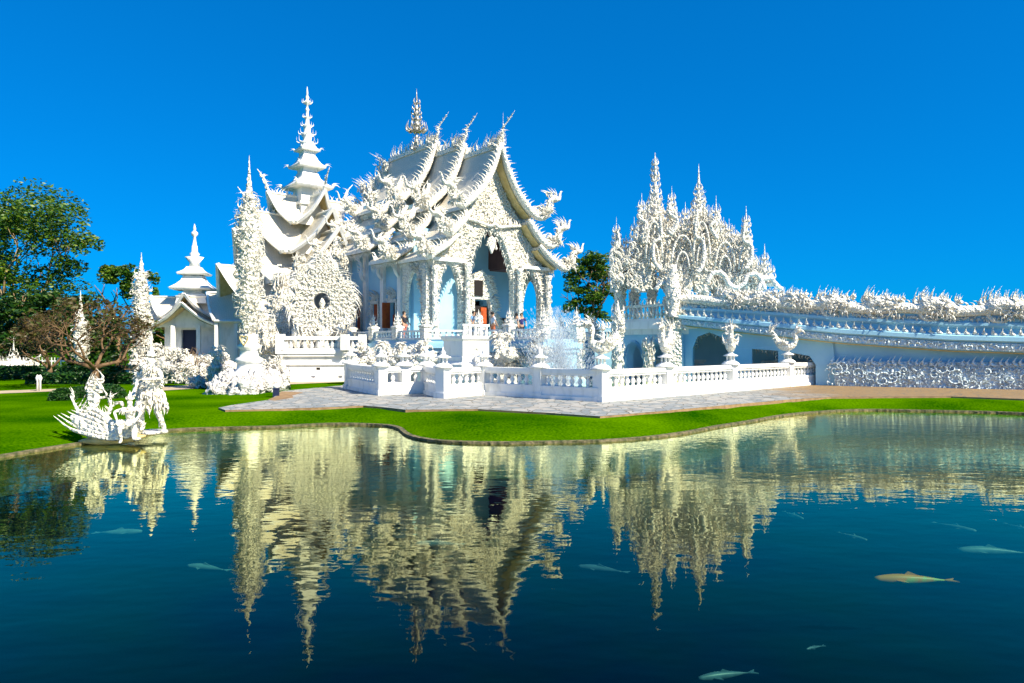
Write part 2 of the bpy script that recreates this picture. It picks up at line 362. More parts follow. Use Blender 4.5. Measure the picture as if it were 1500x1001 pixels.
fl=MB(); fl.add([(a,b,-1.15) for a,b in pond],[tuple(t) for t in tri])
structure('pond_floor',fl,mat('pond floor silt',(.0002,.0010,.030),1.0,c2=(.0003,.010,.010),nscale=.35,spec=0))
# plaza
plaza_px=[(320,600),(330,603.5),(400,602),(500,598.5),(532,597),(560,599),(594,603),(700,602),(800,607.5),(879,613),(960,606),(1087,594),(1158,587.5),(1217,584),(1393,583),(1500,587),(1700,592)]
plaza=[gpt(x,y) for x,y in plaza_px]+[(46,30),(46,42),(20,42),(0,44)]+[gpt(x,y) for x,y in [(505,566),(412,575),(396,588),(340,596)]]
tri=tessellate_polygon([[Vector((a,b,0)) for a,b in plaza]])
def slab(name,poly,z,m,edge=None,drop=.3):
    tri=tessellate_polygon([[Vector((a,b,0)) for a,b in poly]]); q=MB(); q.add([(a,b,z) for a,b in poly],[upf(t,poly) for t in tri]); structure(name,q,m)
    if edge:
        e=MB(); n=len(poly); e.add([(a,b,z-.004) for a,b in poly]+[(a,b,z-drop) for a,b in poly],[(i,(i+1)%n,(i+1)%n+n,i+n) for i in range(n)]); structure(name+'_edge',e,edge)
slab('plaza_paving',plaza,.06,M['pave'],M['edge'])
# ---------------------------------------------------------------- the hall
HA=R(40.5)
def roof_sheet(mb,prof,y0,y1,side,th=.14):
    n=len(prof); vs=[]
    for y in (y0,y1):
        for x,z in prof: vs.append((side*x,y,z))
        for x,z in prof: vs.append((side*(x-.02),y,z-th))
    fs=[]; m=2*n
    for i in range(n-1):
        fs+=[(i,i+1,i+1+m,i+m),(n+i,n+i+m,n+i+1+m,n+i+1),(i,i+n,i+n+1,i+1),(m+i,m+i+1,m+i+n+1,m+i+n)]
    fs+=[(n-1,2*n-1,2*n-1+m,n-1+m),(0,m,m+n,n)]
    mb.add(vs,fs)
hall=thing('temple_hall','large ornate white temple hall with three stepped gabled roofs and flame finials','temple',(-1.2,42,0),HA)
# stepped roof sections: (front y, back y, ridge z)
SEC=[(-.7,3.1,14.2),(3.0,6.3,15.0),(6.2,12.2,15.9),(12.1,14.6,14.9)]
T1=[(0,0),(.45,-1.35),(1.0,-2.45),(1.7,-3.4),(2.65,-4.25)]
T2=[(2.35,-4.75),(2.9,-5.45),(3.6,-6.1)]
T3=[(3.35,-6.4),(4.1,-7.05),(5.0,-7.6)]
def TT(T,si): return [(x*.96,z*.92) for x,z in T] if si==0 else T
def pr(T,rz,sc=1.0): return [(x*sc,rz+z) for x,z in T]
for si,(ya,yb,rz) in enumerate(SEC):
    sc=1.0 if si<3 else .92
    for ti,T in enumerate((T1,T2,T3)):
      for sd_ in (-1,1):
            rf=MB(); p=pr(TT(T,si),rz,sc)
            roof_sheet(rf,p,ya,yb,sd_)
            r_=rf.build('roof',M['roof'] if ti==0 else M['roofw'],hall)
            fr=MB()
            xe,ze=p[-1]; fr.box(min(sd_*(xe-.05),sd_*(xe+.06)),max(sd_*(xe-.05),sd_*(xe+.06)),ya,yb,ze-.22,ze-.02)
            fr.build('eave_board',M['white'],r_)
            # hanging fringe
            fg=MB(); yy=ya+.15
            while yy<yb-.1:
                fg.flame((sd_*(xe-.1),yy,ze-.2),(0,0,-1),(0,1,0),rnd(.35,.62),.09,.5,4); yy+=.16
            fg.build('eave_fringe',M['flame'],r_)
    # clerestory bands between the roof tiers
    cl=MB()
    for x,za,zb in ((2.3*sc,rz-4.9,rz-3.7),(3.3*sc,rz-6.6,rz-5.6)):
        for sd_ in (-1,1): cl.box(min(sd_*x,sd_*(x-.12)),max(sd_*x,sd_*(x-.12)),max(ya+.5,.5),yb-.02,za,zb)
    cl.build('clerestory_wall',M['wallshade'],hall)
    # ridge with its crest of flames
    rg=MB(); rg.box(-.12,.12,ya,yb,rz-.12,rz+.16)
    if si!=0: crest(rg,[(0,ya+.6,rz+.1),(0,yb-.1,rz+.1)],.11,.7,.06,side=(0,1,0),jit=.4)
    else: crest(rg,[(0,ya+1.2,rz+.1),(0,yb,rz+.1)],.12,.6,.055,side=(0,1,0),jit=.4)
    rg.build('roof_ridge',M['flame'],hall)
# soffits in ochre under the front verges
sf=MB()
for si,(ya,yb,rz) in enumerate(SEC[:3]):
    for T in (T1,T2,T3):
        for sd_ in (-1,1): roof_sheet(sf,[(x-.03,z-.17) for x,z in pr(TT(T,si),rz)],ya+.05,ya+.75,sd_,.03)
sf.build('verge_soffit',M['soffit'],hall)
# naga bargeboards: body along the verge, upturned hooked head at the lower end
def naga_path(T,rz,y,sd_,ext):
    p=[(sd_*x,y,rz+z+.12) for x,z in T]; xe,ze=T[-1]; ze+=rz
    k=ext
    p+=[(sd_*(xe+.45*k),y-.05,ze-.12),(sd_*(xe+.9*k),y-.1,ze+.08),(sd_*(xe+1.0*k),y-.12,ze+.5*k),(sd_*(xe+1.05*k),y-.14,ze+.8*k),(sd_*(xe+1.4*k),y-.16,ze+.95*k)]
    return smooth(p,4)
def naga(y,T,rz,sd_,ext=1.0,rad=.19,lush=1.0,name='naga_bargeboard'):
    mb=MB(); p=naga_path(T,rz,y,sd_,ext); n=len(p)
    rr=[rad*(.65+.5*sin(PI*min(1,i/(n*.8)))) *(1 if i<n-6 else 1.25) for i in range(n)]
    mb.tube(p,rr,8,.85,up=(0,1,0))
    hd=p[-1]; out=Vector((sd_,0,0))
    # head: muzzle, trunk-like upcurled snout, crest
    mb.tube(smooth([hd,hd+out*.25+UP*-.02,hd+out*.42+UP*.1,hd+out*.48+UP*.35,hd+out*.58+UP*.55,hd+out*.72+UP*.55],3),[.17*ext*(1-.92*i/15) for i in range(16)],6,.8,up=(0,1,0))
    mb.ball(hd,.2*ext,8)
    for q in range(12):
        mb.flame(hd+Vector((-sd_*.05*q,rnd(-.15,.15),.05)),UP*1+out*(.2-.12*q)+Vector((0,rnd(-.4,.4),0)),out,rnd(.3,.62)*ext,.07,1,5,1)
    for q in range(26):
        c=p[random.randint(n-14,n-3)]; u=Vector((rnd(-1,1),rnd(-1,.6),rnd(-.4,1))); mb.flame(c+u*.1,u,UP,rnd(.18,.34),.06,1.4,4)
    # crest on the back of the body
    m=int(n*.8)
    for i in range(2,m):
        t=(p[min(i+1,n-1)]-p[i-1]).normalized(); nrm=Vector((-t.z*sd_*-1,0,t.x*sd_)) ; nrm=Vector((abs(t.z)*sd_,0,abs(t.x)))
        mb.flame(p[i]+nrm*rad*.5,nrm+UP*.9,-t,rnd(.4,.75),.075,1.0,5,1)
        mb.flame((p[i]+p[i-1])*.5+nrm*rad*.5+Vector((0,rnd(-.1,.1),0)),nrm*.7+UP,-t,rnd(.25,.5),.05,1.2,4)
        if i%2==0: mb.flame(p[i]+nrm*rad*.4+Vector((0,rnd(-.12,.1),0)),nrm*.6+UP*.9,t,rnd(.25,.45),.06,1.2,4)
    # bushy curl cluster hanging at the elbow
    e=Vector((sd_*(T[-1][0]+.75*ext),y-.1,rz+T[-1][1]+.15))
    for q in range(int(90*lush)):
        a=rnd(0,2*PI); el=rnd(-.9,1.1); u=Vector((cos(a)*cos(el),sin(a)*cos(el)*.9,sin(el)))
        mb.flame(e+u*rnd(.15,.42),u+UP*.25,UP if random.random()<.5 else out,rnd(.2,.38)*ext,.075,1.3,5)
    return mb.build(name,M['flame'],hall)
for si,(ya,yb,rz) in enumerate(SEC[:3]):
    for ti,T in enumerate((T1,T2,T3)):
        for sd_ in (-1,1):
            naga(ya-.12,TT(T,si),rz,sd_,ext=(1.0,.95,.9)[ti]*(1.3 if sd_>0 else 1.0),rad=.22,lush=1.5 if sd_<0 else .8)
for ti,T in enumerate((T1,T2,T3)):
    naga(14.6,T,SEC[3][2],-1,.8,lush=1.2)
for ti,T in enumerate((T1,T2,T3)):
    naga(12.3,T,SEC[2][2],-1,.8,lush=1.0)
# extra serpents draped on the left slope
for y,rz in ((5.0,15.0),(8.4,15.9)):
    mb=MB(); pth=smooth([(-.9,y+.6,rz-2.2),(-1.5,y+.2,rz-3.0),(-2.4,y-.2,rz-3.9),(-3.0,y-.5,rz-4.7),(-3.7,y-.6,rz-5.0),(-4.1,y-.7,rz-4.3),(-4.3,y-.8,rz-3.5)],4)
    mb.tube(pth,[.22*(.6+.5*sin(PI*i/len(pth))) for i in range(len(pth))],8,.9)
    crest(mb,pth,.16,.5,.08,curl=1.2,jit=.5)
    for q in range(50):
        u=Vector((rnd(-1,1),rnd(-1,1),rnd(-.6,1))).normalized(); mb.flame(pth[-4]+u*.3,u,UP,rnd(.2,.4),.075,1.3)
    mb.build('draped_serpent',M['flame'],hall)
# leaning needle finials on each ridge end
for i,(ya,yb,rz) in enumerate(SEC[:3]):
    mb=MB(); b=Vector((0,ya-.1,rz))
    p=smooth([b+Vector((0,.35,-.2)),b+Vector((.0,.1,.3)),b+Vector((.1,-.1,.7)),b+Vector((.15,.0,1.05)),b+Vector((.35,-.45,1.6)),b+Vector((.5,-.75,2.05))],4)
    mb.tube(p,[.12*(1-.96*j/(len(p)-1)) for j in range(len(p))],7)
    for q in range(60):
        t=rnd(0,1)**1.4*.9; c=p[int(t*(len(p)-1))]; a=rnd(0,2*PI)
        mb.flame(c,unit(a)*.7+UP*rnd(.6,1.3),UP,rnd(.25,.6)*(1.1-t*.8),.05,1.2)
    for q in range(40): mb.flame(b+Vector((rnd(-.25,.25),rnd(-.2,1.0),rnd(-.1,.2))),UP+Vector((rnd(-.5,.5),rnd(-.5,.5),0)),(0,1,0),rnd(.35,.95),.06,1.1,4)
    mb.build('ridge_finial',M['flame'],hall)
# tall needle pair on the front gable
mb=MB(); spire(mb,.35,-.6,14.3,2.0,.14,4,5,.5); mb.build('gable_needle',M['flame'],hall)
# central ridge spire
mb=MB(); spire(mb,0,8.6,15.9,1.5,.3,3,7,.2); spire(mb,0,8.6,17.2,3.1,.42,6,8,.25,w=.07)
for j in range(10):
    u=unit(2*PI*j/10); mb.flame((u.x*.4,8.6+u.y*.4,17.25),u*.7+UP,u,.75,.09,1.2)
mb.build('ridge_spire',M['silver'],hall)
# extra crest tufts around the rear ridge
for y,z in ((12.2,15.0),(12.4,13.6),(14.4,13.8),(14.6,12.4)):
    mb=MB()
    for q in range(22):
        mb.flame((rnd(-.9,.2)-(15.5-z)*.35,y+rnd(-.2,.3),z+rnd(-.3,.3)),UP+Vector((rnd(-.6,.2),rnd(-.2,.2),0)),(1,0,0),rnd(.5,1.3),.075,1.1)
    mb.build('crest_tuft',M['flame'],hall)
# facade with one tall and two low flamed arches
def arch(cx,hw,z0,zs,zt,n=9):
    pts=[(cx-hw,z0),(cx-hw,zs)]
    for i in range(1,n):
        t=i/n; pts.append((cx-hw*(1-t)**.8*1.0+0,zs+(zt-zs)*sin(t*PI/2)**.9))
    pts.append((cx,zt))
    for i in range(n-1,0,-1):
        t=i/n; pts.append((cx+hw*(1-t)**.8,zs+(zt-zs)*sin(t*PI/2)**.9))
    pts+=[(cx+hw,zs),(cx+hw,z0)]
    return pts
def profz(T,x,rz):
    for (a,za),(b,zb) in zip(T,T[1:]):
        if a<=x<=b: return rz+za+(zb-za)*(x-a)/(b-a)
out=[(-4.85,2.4),(-4.85,6.75),(-3.5,7.7),(-3.4,8.3),(-2.45,9.2),(-2.35,9.9),(-1.7,10.55),(-1.0,11.5),(-.45,12.6),(0,13.8)]
out=out+[(-x,z) for x,z in reversed(out[:-1])]
# openings cut from the bottom edge make one outline
a0=arch(-.1,1.8,2.4,6.2,9.1); aL=arch(-3.2,.85,2.4,5.2,6.9); aR=arch(3.2,.85,2.4,5.2,6.9)
loop=[(-4.85,2.4)]+aL+a0+aR+out[::-1][0:1]+[p for p in out[::-1][1:-1]]
fc=MB(); fc.plate([loop],lambda u,v,t:(u,t,v),0,.45); fac=fc.build('front_facade',M['carved'],hall)
# flame fringes inside the arches
for A,L in ((a0,.36),(aL,.26),(aR,.26)):
    mb=MB()
    for i in range(1,len(A)-2):
        a=Vector((A[i][0],0,A[i][1])); b=Vector((A[i+1][0],0,A[i+1][1])); n=max(1,int((b-a).length/.14))
        cx=sum(p[0] for p in A)/len(A)
        for k_ in range(n):
            q=a.lerp(b,(k_+.5)/n); inw=Vector((cx-q.x,0,-.35*abs(cx-q.x)-.25)).normalized() if A[i][1]>3.6 else Vector(((1 if cx>q.x else -1),0,.4))
            if q.z>4.4: mb.flame(q+Vector((0,rnd(-.05,.2),0)),inw,(0,0,1),rnd(.6,1.1)*L,.06,1.3,4)
            o_=-inw; mb.flame(q+Vector((0,-.05,0)),o_+Vector((0,-.5,.3)),(0,0,1),rnd(.25,.5),.08,1.4,5)
    mb.build('arch_fringe',M['flame'],fac)
mb=MB()
# relief curls all over the pediment and piers
tries=0
while tries<2200:
    x=rnd(-4.8,4.8); z=rnd(2.6,13.4); tries+=1
    if not inside((x,z),loop): continue
    a=rnd(0,2*PI); mb.flame((x,0,z),Vector((cos(a)*.8,-.35,sin(a)*.8+.3)),(1,0,0),rnd(.14,.3),.06,1.8,4)
mb.build('relief_scrolls',M['flame'],fac,kind='stuff')
for x in (-2.12,1.95,-4.45,4.45):
    top=6.9 if abs(x)<3 else 6.6
    mb=MB(); mb.lathe([(.26,2.4),(.26,2.8),(.18,2.95),(.17,3.4),(.14,top-.6),(.2,top-.2),(.28,top)],x,-.3,10)
    for q in range(60):
        u=unit(rnd(PI,2*PI)); z=rnd(2.6,top-.1); mb.flame((x+u.x*.15,-.3+u.y*.15,z),u*.5+UP,u,rnd(.14,.26),.045,1.4,4)
    mb.build('porch_column',M['flame'],hall)
# pendant in the arch
mb=MB(); mb.plate([[(-.1,7.7),(.22,8.35),(.15,8.6),(-.1,8.8),(-.35,8.6),(-.42,8.35)]],lambda u,v,t:(u,t,v),-.1,.05); 
for q in range(16): mb.flame((-.1+rnd(-.4,.4),-.08,rnd(8.1,8.8)),Vector((rnd(-1,1),-.4,-.8)),(1,0,0),.3,.05,1.3,4)
mb.build('arch_pendant',M['flame'],hall)
# pediment moulding
mb=MB(); mb.tube(smooth([(-2.3,-.12,9.65),(-1.2,-.2,9.5),(-.3,-.22,9.35),(0,-.24,9.55),(.3,-.22,9.35),(1.2,-.2,9.5),(2.3,-.12,9.65)],4),.1,6)
crest(mb,[(-2.2,-.2,9.6),(2.2,-.2,9.6)],.2,.4,.07,side=(1,0,0)); mb.build('pediment_moulding',M['flame'],hall)
mb=MB()
for sx in (-1,1): mb.box(min(sx*2.2,sx*4.9),max(sx*2.2,sx*4.9),-.25,.1,6.95,7.15)
mb.build('porch_cornice',M['white'],hall)
# porch ceiling, porch walls, main walls
mb=MB(); mb.box(-2.2,2.0,.46,2.8,9.3,9.42); mb.box(-4.8,-2.2,.46,2.8,7.0,7.1); mb.box(2.0,4.8,.46,2.8,7.0,7.1)
mb.box(1.9,2.0,.46,2.8,7.1,9.3); mb.box(-2.3,-2.2,.46,2.8,7.1,9.3); mb.build('porch_ceiling',M['ceil'],hall)
lp=[(.45,2.4),(.45,6.9),(2.8,6.9),(2.8,2.4)]+arch(1.62,.85,2.4,4.9,6.4)[::-1]
mb=MB(); mb.plate([lp],lambda u,v,t:(4.45+t,u,v),0,.25); mb.build('porch_side_arch',M['carved'],hall)
mb=MB(); mb.plate([lp],lambda u,v,t:(-4.7+t,u,v),0,.25)
for q in range(160):
    y=rnd(.5,1.95);z=rnd(2.5,6.8)
    if inside((y,z),lp): mb.flame((-4.7,y,z),Vector((-.4,rnd(-1,1),rnd(-.4,1))),(0,1,0),rnd(.25,.45),.07,1.6,4)
mb.build('porch_side_arch',M['carved'],hall)
# front wall of the hall inside the porch, with the tall flamed doorway
fw=[(-4.6,2.4),(-4.6,9.3),(3.2,9.3),(3.2,2.4),(.75,2.4),(.75,5.0),(-.95,5.0),(-.95,2.4)]
mb=MB(); mb.plate([fw],lambda u,v,t:(u+.7,t,v),2.8,3.1); mb.build('inner_front_wall',M['wallshade'],hall)
dr=MB(); A=[(-.95,2.4),(-.95,6.9),(-.1,7.2),(.75,6.9),(1.6,2.4),(1.2,2.4),(.55,5.1),(-.7,5.1),(-.7,2.4)]
dr.plate([[(-1.1,2.4),(-1.1,6.4),(-.2,6.9),(.3,6.5),(1.35,2.4),(.85,2.4),(.4,5.0),(-.8,5.0),(-.8,2.4)]],lambda u,v,t:(u+.7,t,v),1.65,2.0)
for q in range(300):
    t=rnd(0,1); z=2.5+t*4.0; s_=random.choice((-1,1)); x=(-1.1 if s_<0 else 1.3-1.0*t)+rnd(-.1,.15)
    dr.flame((x+.7,1.65,z),Vector((s_*.8,-.5,.6)),(0,0,1),rnd(.2,.42),.07,1.4,4)
door=dr.build('doorway',M['carved'],hall)
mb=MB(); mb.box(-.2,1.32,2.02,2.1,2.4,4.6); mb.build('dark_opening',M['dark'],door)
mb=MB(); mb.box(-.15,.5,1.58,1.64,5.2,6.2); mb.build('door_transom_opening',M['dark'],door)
mb=MB(); mb.box(.55,1.0,1.85,1.95,2.4,4.5); mb.box(.62,.92,1.81,1.86,2.6,3.3); mb.box(.62,.92,1.81,1.86,3.5,4.3); mb.build('door_leaf',M['shutter'],door)
mb=MB(); mb.box(2.6,3.4,2.72,2.79,2.4,3.9); mb.build('side_doorway',M['dark'],hall)
# nave walls
def side_wall(sx):
    holes=[]
    for y in (4.7,6.9,9.2): holes.append([(y-.42,3.15),(y+.42,3.15),(y+.42,4.75),(y-.42,4.75)])
    mb=MB(); mb.plate([[(3.1,2.4),(12.6,2.4),(12.6,8.3),(3.1,8.3)]]+holes,lambda u,v,t:(sx*(3.9+t),u,v),0,.3); return mb.build('side_wall',M['wallshade'],hall)
wl=side_wall(-1); side_wall(1)
mb=MB(); mb.box(-3.9,3.9,12.6,12.9,2.4,9.5); mb.build('rear_wall',M['wallshade'],hall)
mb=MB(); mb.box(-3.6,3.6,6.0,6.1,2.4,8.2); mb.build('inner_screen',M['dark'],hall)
for y in (3.7,5.8,8.05,10.4,12.3):
    mb=MB(); mb.box(-4.42,-4.2,y-.2,y+.2,2.4,8.1); mb.box(-4.5,-4.2,y-.28,y+.28,2.4,2.9)
    # bracket strut under the eave
    mb.tube(smooth([(-4.35,y,6.2),(-4.7,y,6.7),(-4.6,y,7.2),(-4.95,y,7.9)],3),[.05,.1,.13,.12,.1,.12,.1,.1,.06,.05],6)
    crest(mb,[(-4.4,y,6.3),(-4.7,y,6.9),(-4.9,y,7.8)],.14,.3,.06,d=(-1,0,.5))
    mb.build('pilaster',M['white'],hall)
for i,y in enumerate((4.7,6.9,9.2)):
    mb=MB()
    for y0,y1,z0,z1 in ((y-.55,y-.42,3.0,4.9),(y+.42,y+.55,3.0,4.9),(y-.55,y+.55,2.95,3.14),(y-.55,y+.55,4.76,4.95)): mb.box(-4.34,-4.18,y0,y1,z0,z1)
    for q in range(46):
        a=rnd(0,PI); s_=random.choice((-1,1)); yy=y+s_*.5; z=rnd(3.0,4.9)
        if q>24: yy=y+rnd(-.5,.5); z=rnd(4.9,5.1)
        mb.flame((-4.3,yy,z),Vector((-.4,s_*.6 if q<=24 else (yy-y)*.8,.5 if q<=24 else 1.2)),(0,0,1),rnd(.25,.5)*(1.7 if q>24 else 1),.07,1.3,4)
    wn=mb.build('window',M['flame'],hall)
    mb=MB()
    if i: mb.box(-4.12,-4.04,y-.41,y-.01,3.15,4.75); mb.box(-4.12,-4.04,y+.01,y+.41,3.15,4.75)
    else: mb.box(-4.75,-4.2,y+.40,y+.45,3.15,4.75); mb.box(-4.12,-4.04,y-.2,y+.2,3.15,4.0)
    mb.build('shutter',M['shutter'],wn)
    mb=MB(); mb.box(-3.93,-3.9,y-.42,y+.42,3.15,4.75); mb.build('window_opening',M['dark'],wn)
# ---------------------------------------------------------------- terrace under the hall
def H2W(x,y): return (-1.2+cos(HA)*x-sin(HA)*y, 42+sin(HA)*x+cos(HA)*y)
ter=thing('hall_terrace','white raised terrace with carved railing carrying the temple hall','terrace',(-1.2,42,0),HA)
def base_prism(mb,poly,steps):
    for off,z0,z1 in steps:
        c=Vector((sum(p[0] for p in poly)/len(poly),sum(p[1] for p in poly)/len(poly)))
        n=len(poly); q=[]
        for i in range(n):
            a=Vector(poly[i-1]);b=Vector(poly[i]);d=Vector(poly[(i+1)%n])
            e1=(b-a).normalized();e2=(d-b).normalized(); n1=Vector((e1.y,-e1.x));n2=Vector((e2.y,-e2.x)); m_=(n1+n2); m_=m_/max(.5,m_.dot(n1))
            q.append((b.x+m_.x*off,b.y+m_.y*off))
        mb.plate([q],lambda u,v,t:(u,v,t),z0,z1)
tp=[(-6.6,-2.6),(-4.4,-4.3),(-4.4,-9.3),(-2.2,-9.3),(-1.4,-4.3),(6.4,-2.6),(6.4,16),(-6.6,16)]
mb=MB(); base_prism(mb,tp,[(.35,0,.45),(.15,.45,.7),(0,.7,1.75),(.12,1.75,1.95),(.22,1.95,2.2),(.05,2.2,2.4)]); mb.build('terrace_base',M['wallshade'],ter)
rail_runs=list(zip(tp,tp[1:]+tp[:1]))
def rail_panels(par,runs,z,h=.5,r=.16,mname='wallshade'):
    for a,b in runs:
        mb=MB(); bl=MB()
        mb.bar(a,b,.22,z+h-.1,z+h); mb.bar(a,b,.2,z,z+.1)
        A=Vector(a);Bv=Vector(b);L=(Bv-A).length;n=max(1,int(L/.3))
        for i in range(n):
            q=A.lerp(Bv,(i+.5)/n); bl.lathe([(.05,z+.1),(.09,z+.2),(.04,z+h*.6),(.06,z+h-.1)],q.x,q.y,6)
        r_=mb.build('rail',M['white'],par); bl.build('baluster_row',M['white'],r_)
rail_panels(ter,[rail_runs[0],rail_runs[1],rail_runs[3],rail_runs[4],rail_runs[5],((-6.6,16),(-6.6,-2.6))],2.4)
mb=MB()
for a,b in [rail_runs[1],((-6.6,10),(-6.6,-2.6)),rail_runs[0]]:
    A=Vector(a);Bv=Vector(b);d=(Bv-A).normalized();nn=Vector((-1,0)) 
    L=(Bv-A).length; k_=0
    while k_<L:
        q=A+d*k_; mb.flame((q.x-.12,q.y,1.75),Vector((-.5,0,-.8)),(d.x,d.y,0),.4,.08,1.4,4); mb.flame((q.x-.12,q.y,1.25),Vector((-.4,0,.9)),(d.x,d.y,0),.35,.08,1.4,4); k_+=.22
mb.build('carved_band',M['flame'],ter)
# ornate carved posts along the terrace rail
for (x,y) in [(-4.4,-4.3),(-4.4,-6.8),(-4.4,-9.3),(-6.6,-2.6),(-6.6,.2),(-6.6,2.9),(-6.6,5.6),(-6.6,8.3),(-6.6,11.0),(-2.2,-9.3),(-1.8,-7),(2.4,-3.5),(6.4,-2.6)]:
    mb=MB(); mb.sq([(.22,2.4),(.22,3.0),(.28,3.05),(.28,3.12),(.14,3.2),(.14,3.3)],x,y); spire(mb,x,y,3.2,.8,.2,3,6,.25); mb.build('terrace_post',M['flame'],ter)
def sculpt_clump(loc,label,cat,sz,n,seed,name='naga_sculpture',m='flame',hgt=1.0,group=None):
    """coiled naga body with flame curls"""
    st=random.getstate(); random.seed(seed)
    t=thing(name,label,cat,loc,0,group)
    b=MB(); pth=[]
    for i in range(7): pth.append((sz*.55*cos(i*1.3+seed),sz*.4*sin(i*1.9+seed),hgt*(.12+.1*i)*1.0))
    pth+= [(pth[-1][0]*.3,pth[-1][1]*.3-.1*sz,hgt*1.0),(0,-.25*sz,hgt*1.15)]
    p=smooth(pth,4); b.tube(p,[.17*sz*(.7+.4*sin(PI*i/len(p))) for i in range(len(p))],8); b.build('coiled_body',M[m],t)
    f=MB()
    for q in range(n*3):
        c=p[int(rnd(0,len(p)-1))]; u=Vector((rnd(-1,1),rnd(-1,1),rnd(-.2,1.2))).normalized()
        f.flame(c+u*.12*sz,u,UP,rnd(.14,.32)*sz,.06*sz,1.5,5)
    f.build('flame_curls',M[m],t)
    random.setstate(st); return t
# sculptures on the low terrace wall left of the hall front
for i,(px,py,d,sz,lab) in enumerate([(528,540,36.5,1.1,'coiled white naga sculpture left of the hall, leftmost of those below the shuttered windows'),
    (560,540,35.0,1.15,'white naga sculpture with curled flames below the middle shuttered window'),
    (590,540,34.0,1.1,'white naga sculpture beside the bluish basin below the open window'),
    (625,540,33.0,1.35,'big beige-white naga sculpture immediately left of the white panelled pedestal')]):
    x,y,_=at(px,py,d); sculpt_clump((x,y,.9),lab,'sculpture',sz,90,11+i,group=None,hgt=1.0)
    b=MB(); b.sq([(.55,0),(.55,.15),(.42,.25),(.42,.75),(.5,.85),(.5,.93)]); o=b.build('sculpture_pedestal',M['white']); o.location=(x,y,.03); o.rotation_euler=(0,0,HA)
    tag(o,['leftmost low square pedestal under a coiled naga below the shuttered windows','low square pedestal under the naga below the middle shuttered window','low square pedestal under the naga below the open window','low square pedestal under the big naga beside the panelled block'][i],'pedestal')
# big panelled pedestal
bx=thing('panelled_pedestal','big white stepped pedestal with framed panels in front of the hall doorway','pedestal',(*gpt(683,570,0)[:2],0),HA)
b=MB(); b.sq([(1.0,0),(1.0,.5),(.9,.6),(.9,.95),(.98,1.05),(.98,1.2),(.82,1.35),(.82,1.55),(.78,1.6),(.78,2.3),(.88,2.42),(.88,2.55)]); b.build('pedestal_block',M['white'],bx)
b=MB()
for z0,z1 in ((1.66,2.24),(.64,.92)):
    w_=.66 if z0>1 else .8; y=-.80 if z0>1 else -.92
    b.box(-w_,w_,y,y+.05,z0,z0+.04); b.box(-w_,w_,y,y+.05,z1-.04,z1); b.box(-w_,-w_+.04,y,y+.05,z0+.04,z1-.04); b.box(w_-.04,w_,y,y+.05,z0+.04,z1-.04)
    for q in range(8):
        a=q*PI/4; b.flame((0,y+.02,(z0+z1)/2),(cos(a),-.2,sin(a)*.7),(0,0,1),.2,.045,1.4,4)
b.build('framed_panel',M['flame'],bx)
rr=MB(); rr.box(-.8,.8,-.8,-.65,3.0,3.1); 
for i in range(5): rr.lathe([(.07,2.55),(.1,2.7),(.05,2.85),(.08,3.0)],-.66+i*.33,-.72,8)
rr.build('top_rail',M['white'],bx)
for j,(px,d,sz,lab,zb) in enumerate([(728,31.5,1.5,'tall green-tinged white demon sculpture right of the panelled pedestal',.3),(745,33,1.1,'white flame sculpture close behind the green-tinged one, before the doorway',.6),(797,30.5,1.2,'pale carved naga sculpture left of the water spray',.7)]):
    x,y,_=at(px,0,d); sculpt_clump((x,y,zb+.2),lab,'sculpture',sz*.8,120,31+j,hgt=1.7 if j==0 else 1.5)
    b=MB(); b.sq([(.5,0),(.5,.2),(.4,.3),(.4,zb+.1),(.48,zb+.2)]); o=b.build('sculpture_pedestal',M['white']); o.location=(x,y,.03); tag(o,'square pedestal under '+['the green-tinged demon sculpture','the flame sculpture before the doorway','the naga left of the spray'][j],'pedestal')
# inner pool behind the balustrade
pool=[gpt(*q) for q in [(560,573),(640,577),(706,574),(868,580),(1180,562)]]+[(14,40),(4,38.5),(0,36),(-5,36)]
slab('inner_pool_water',pool,.14,M['water'],M['white'],.1)
slab('inner_pool_floor',pool,.085,mat('turquoise pool floor',(.05,.35,.45),.8))
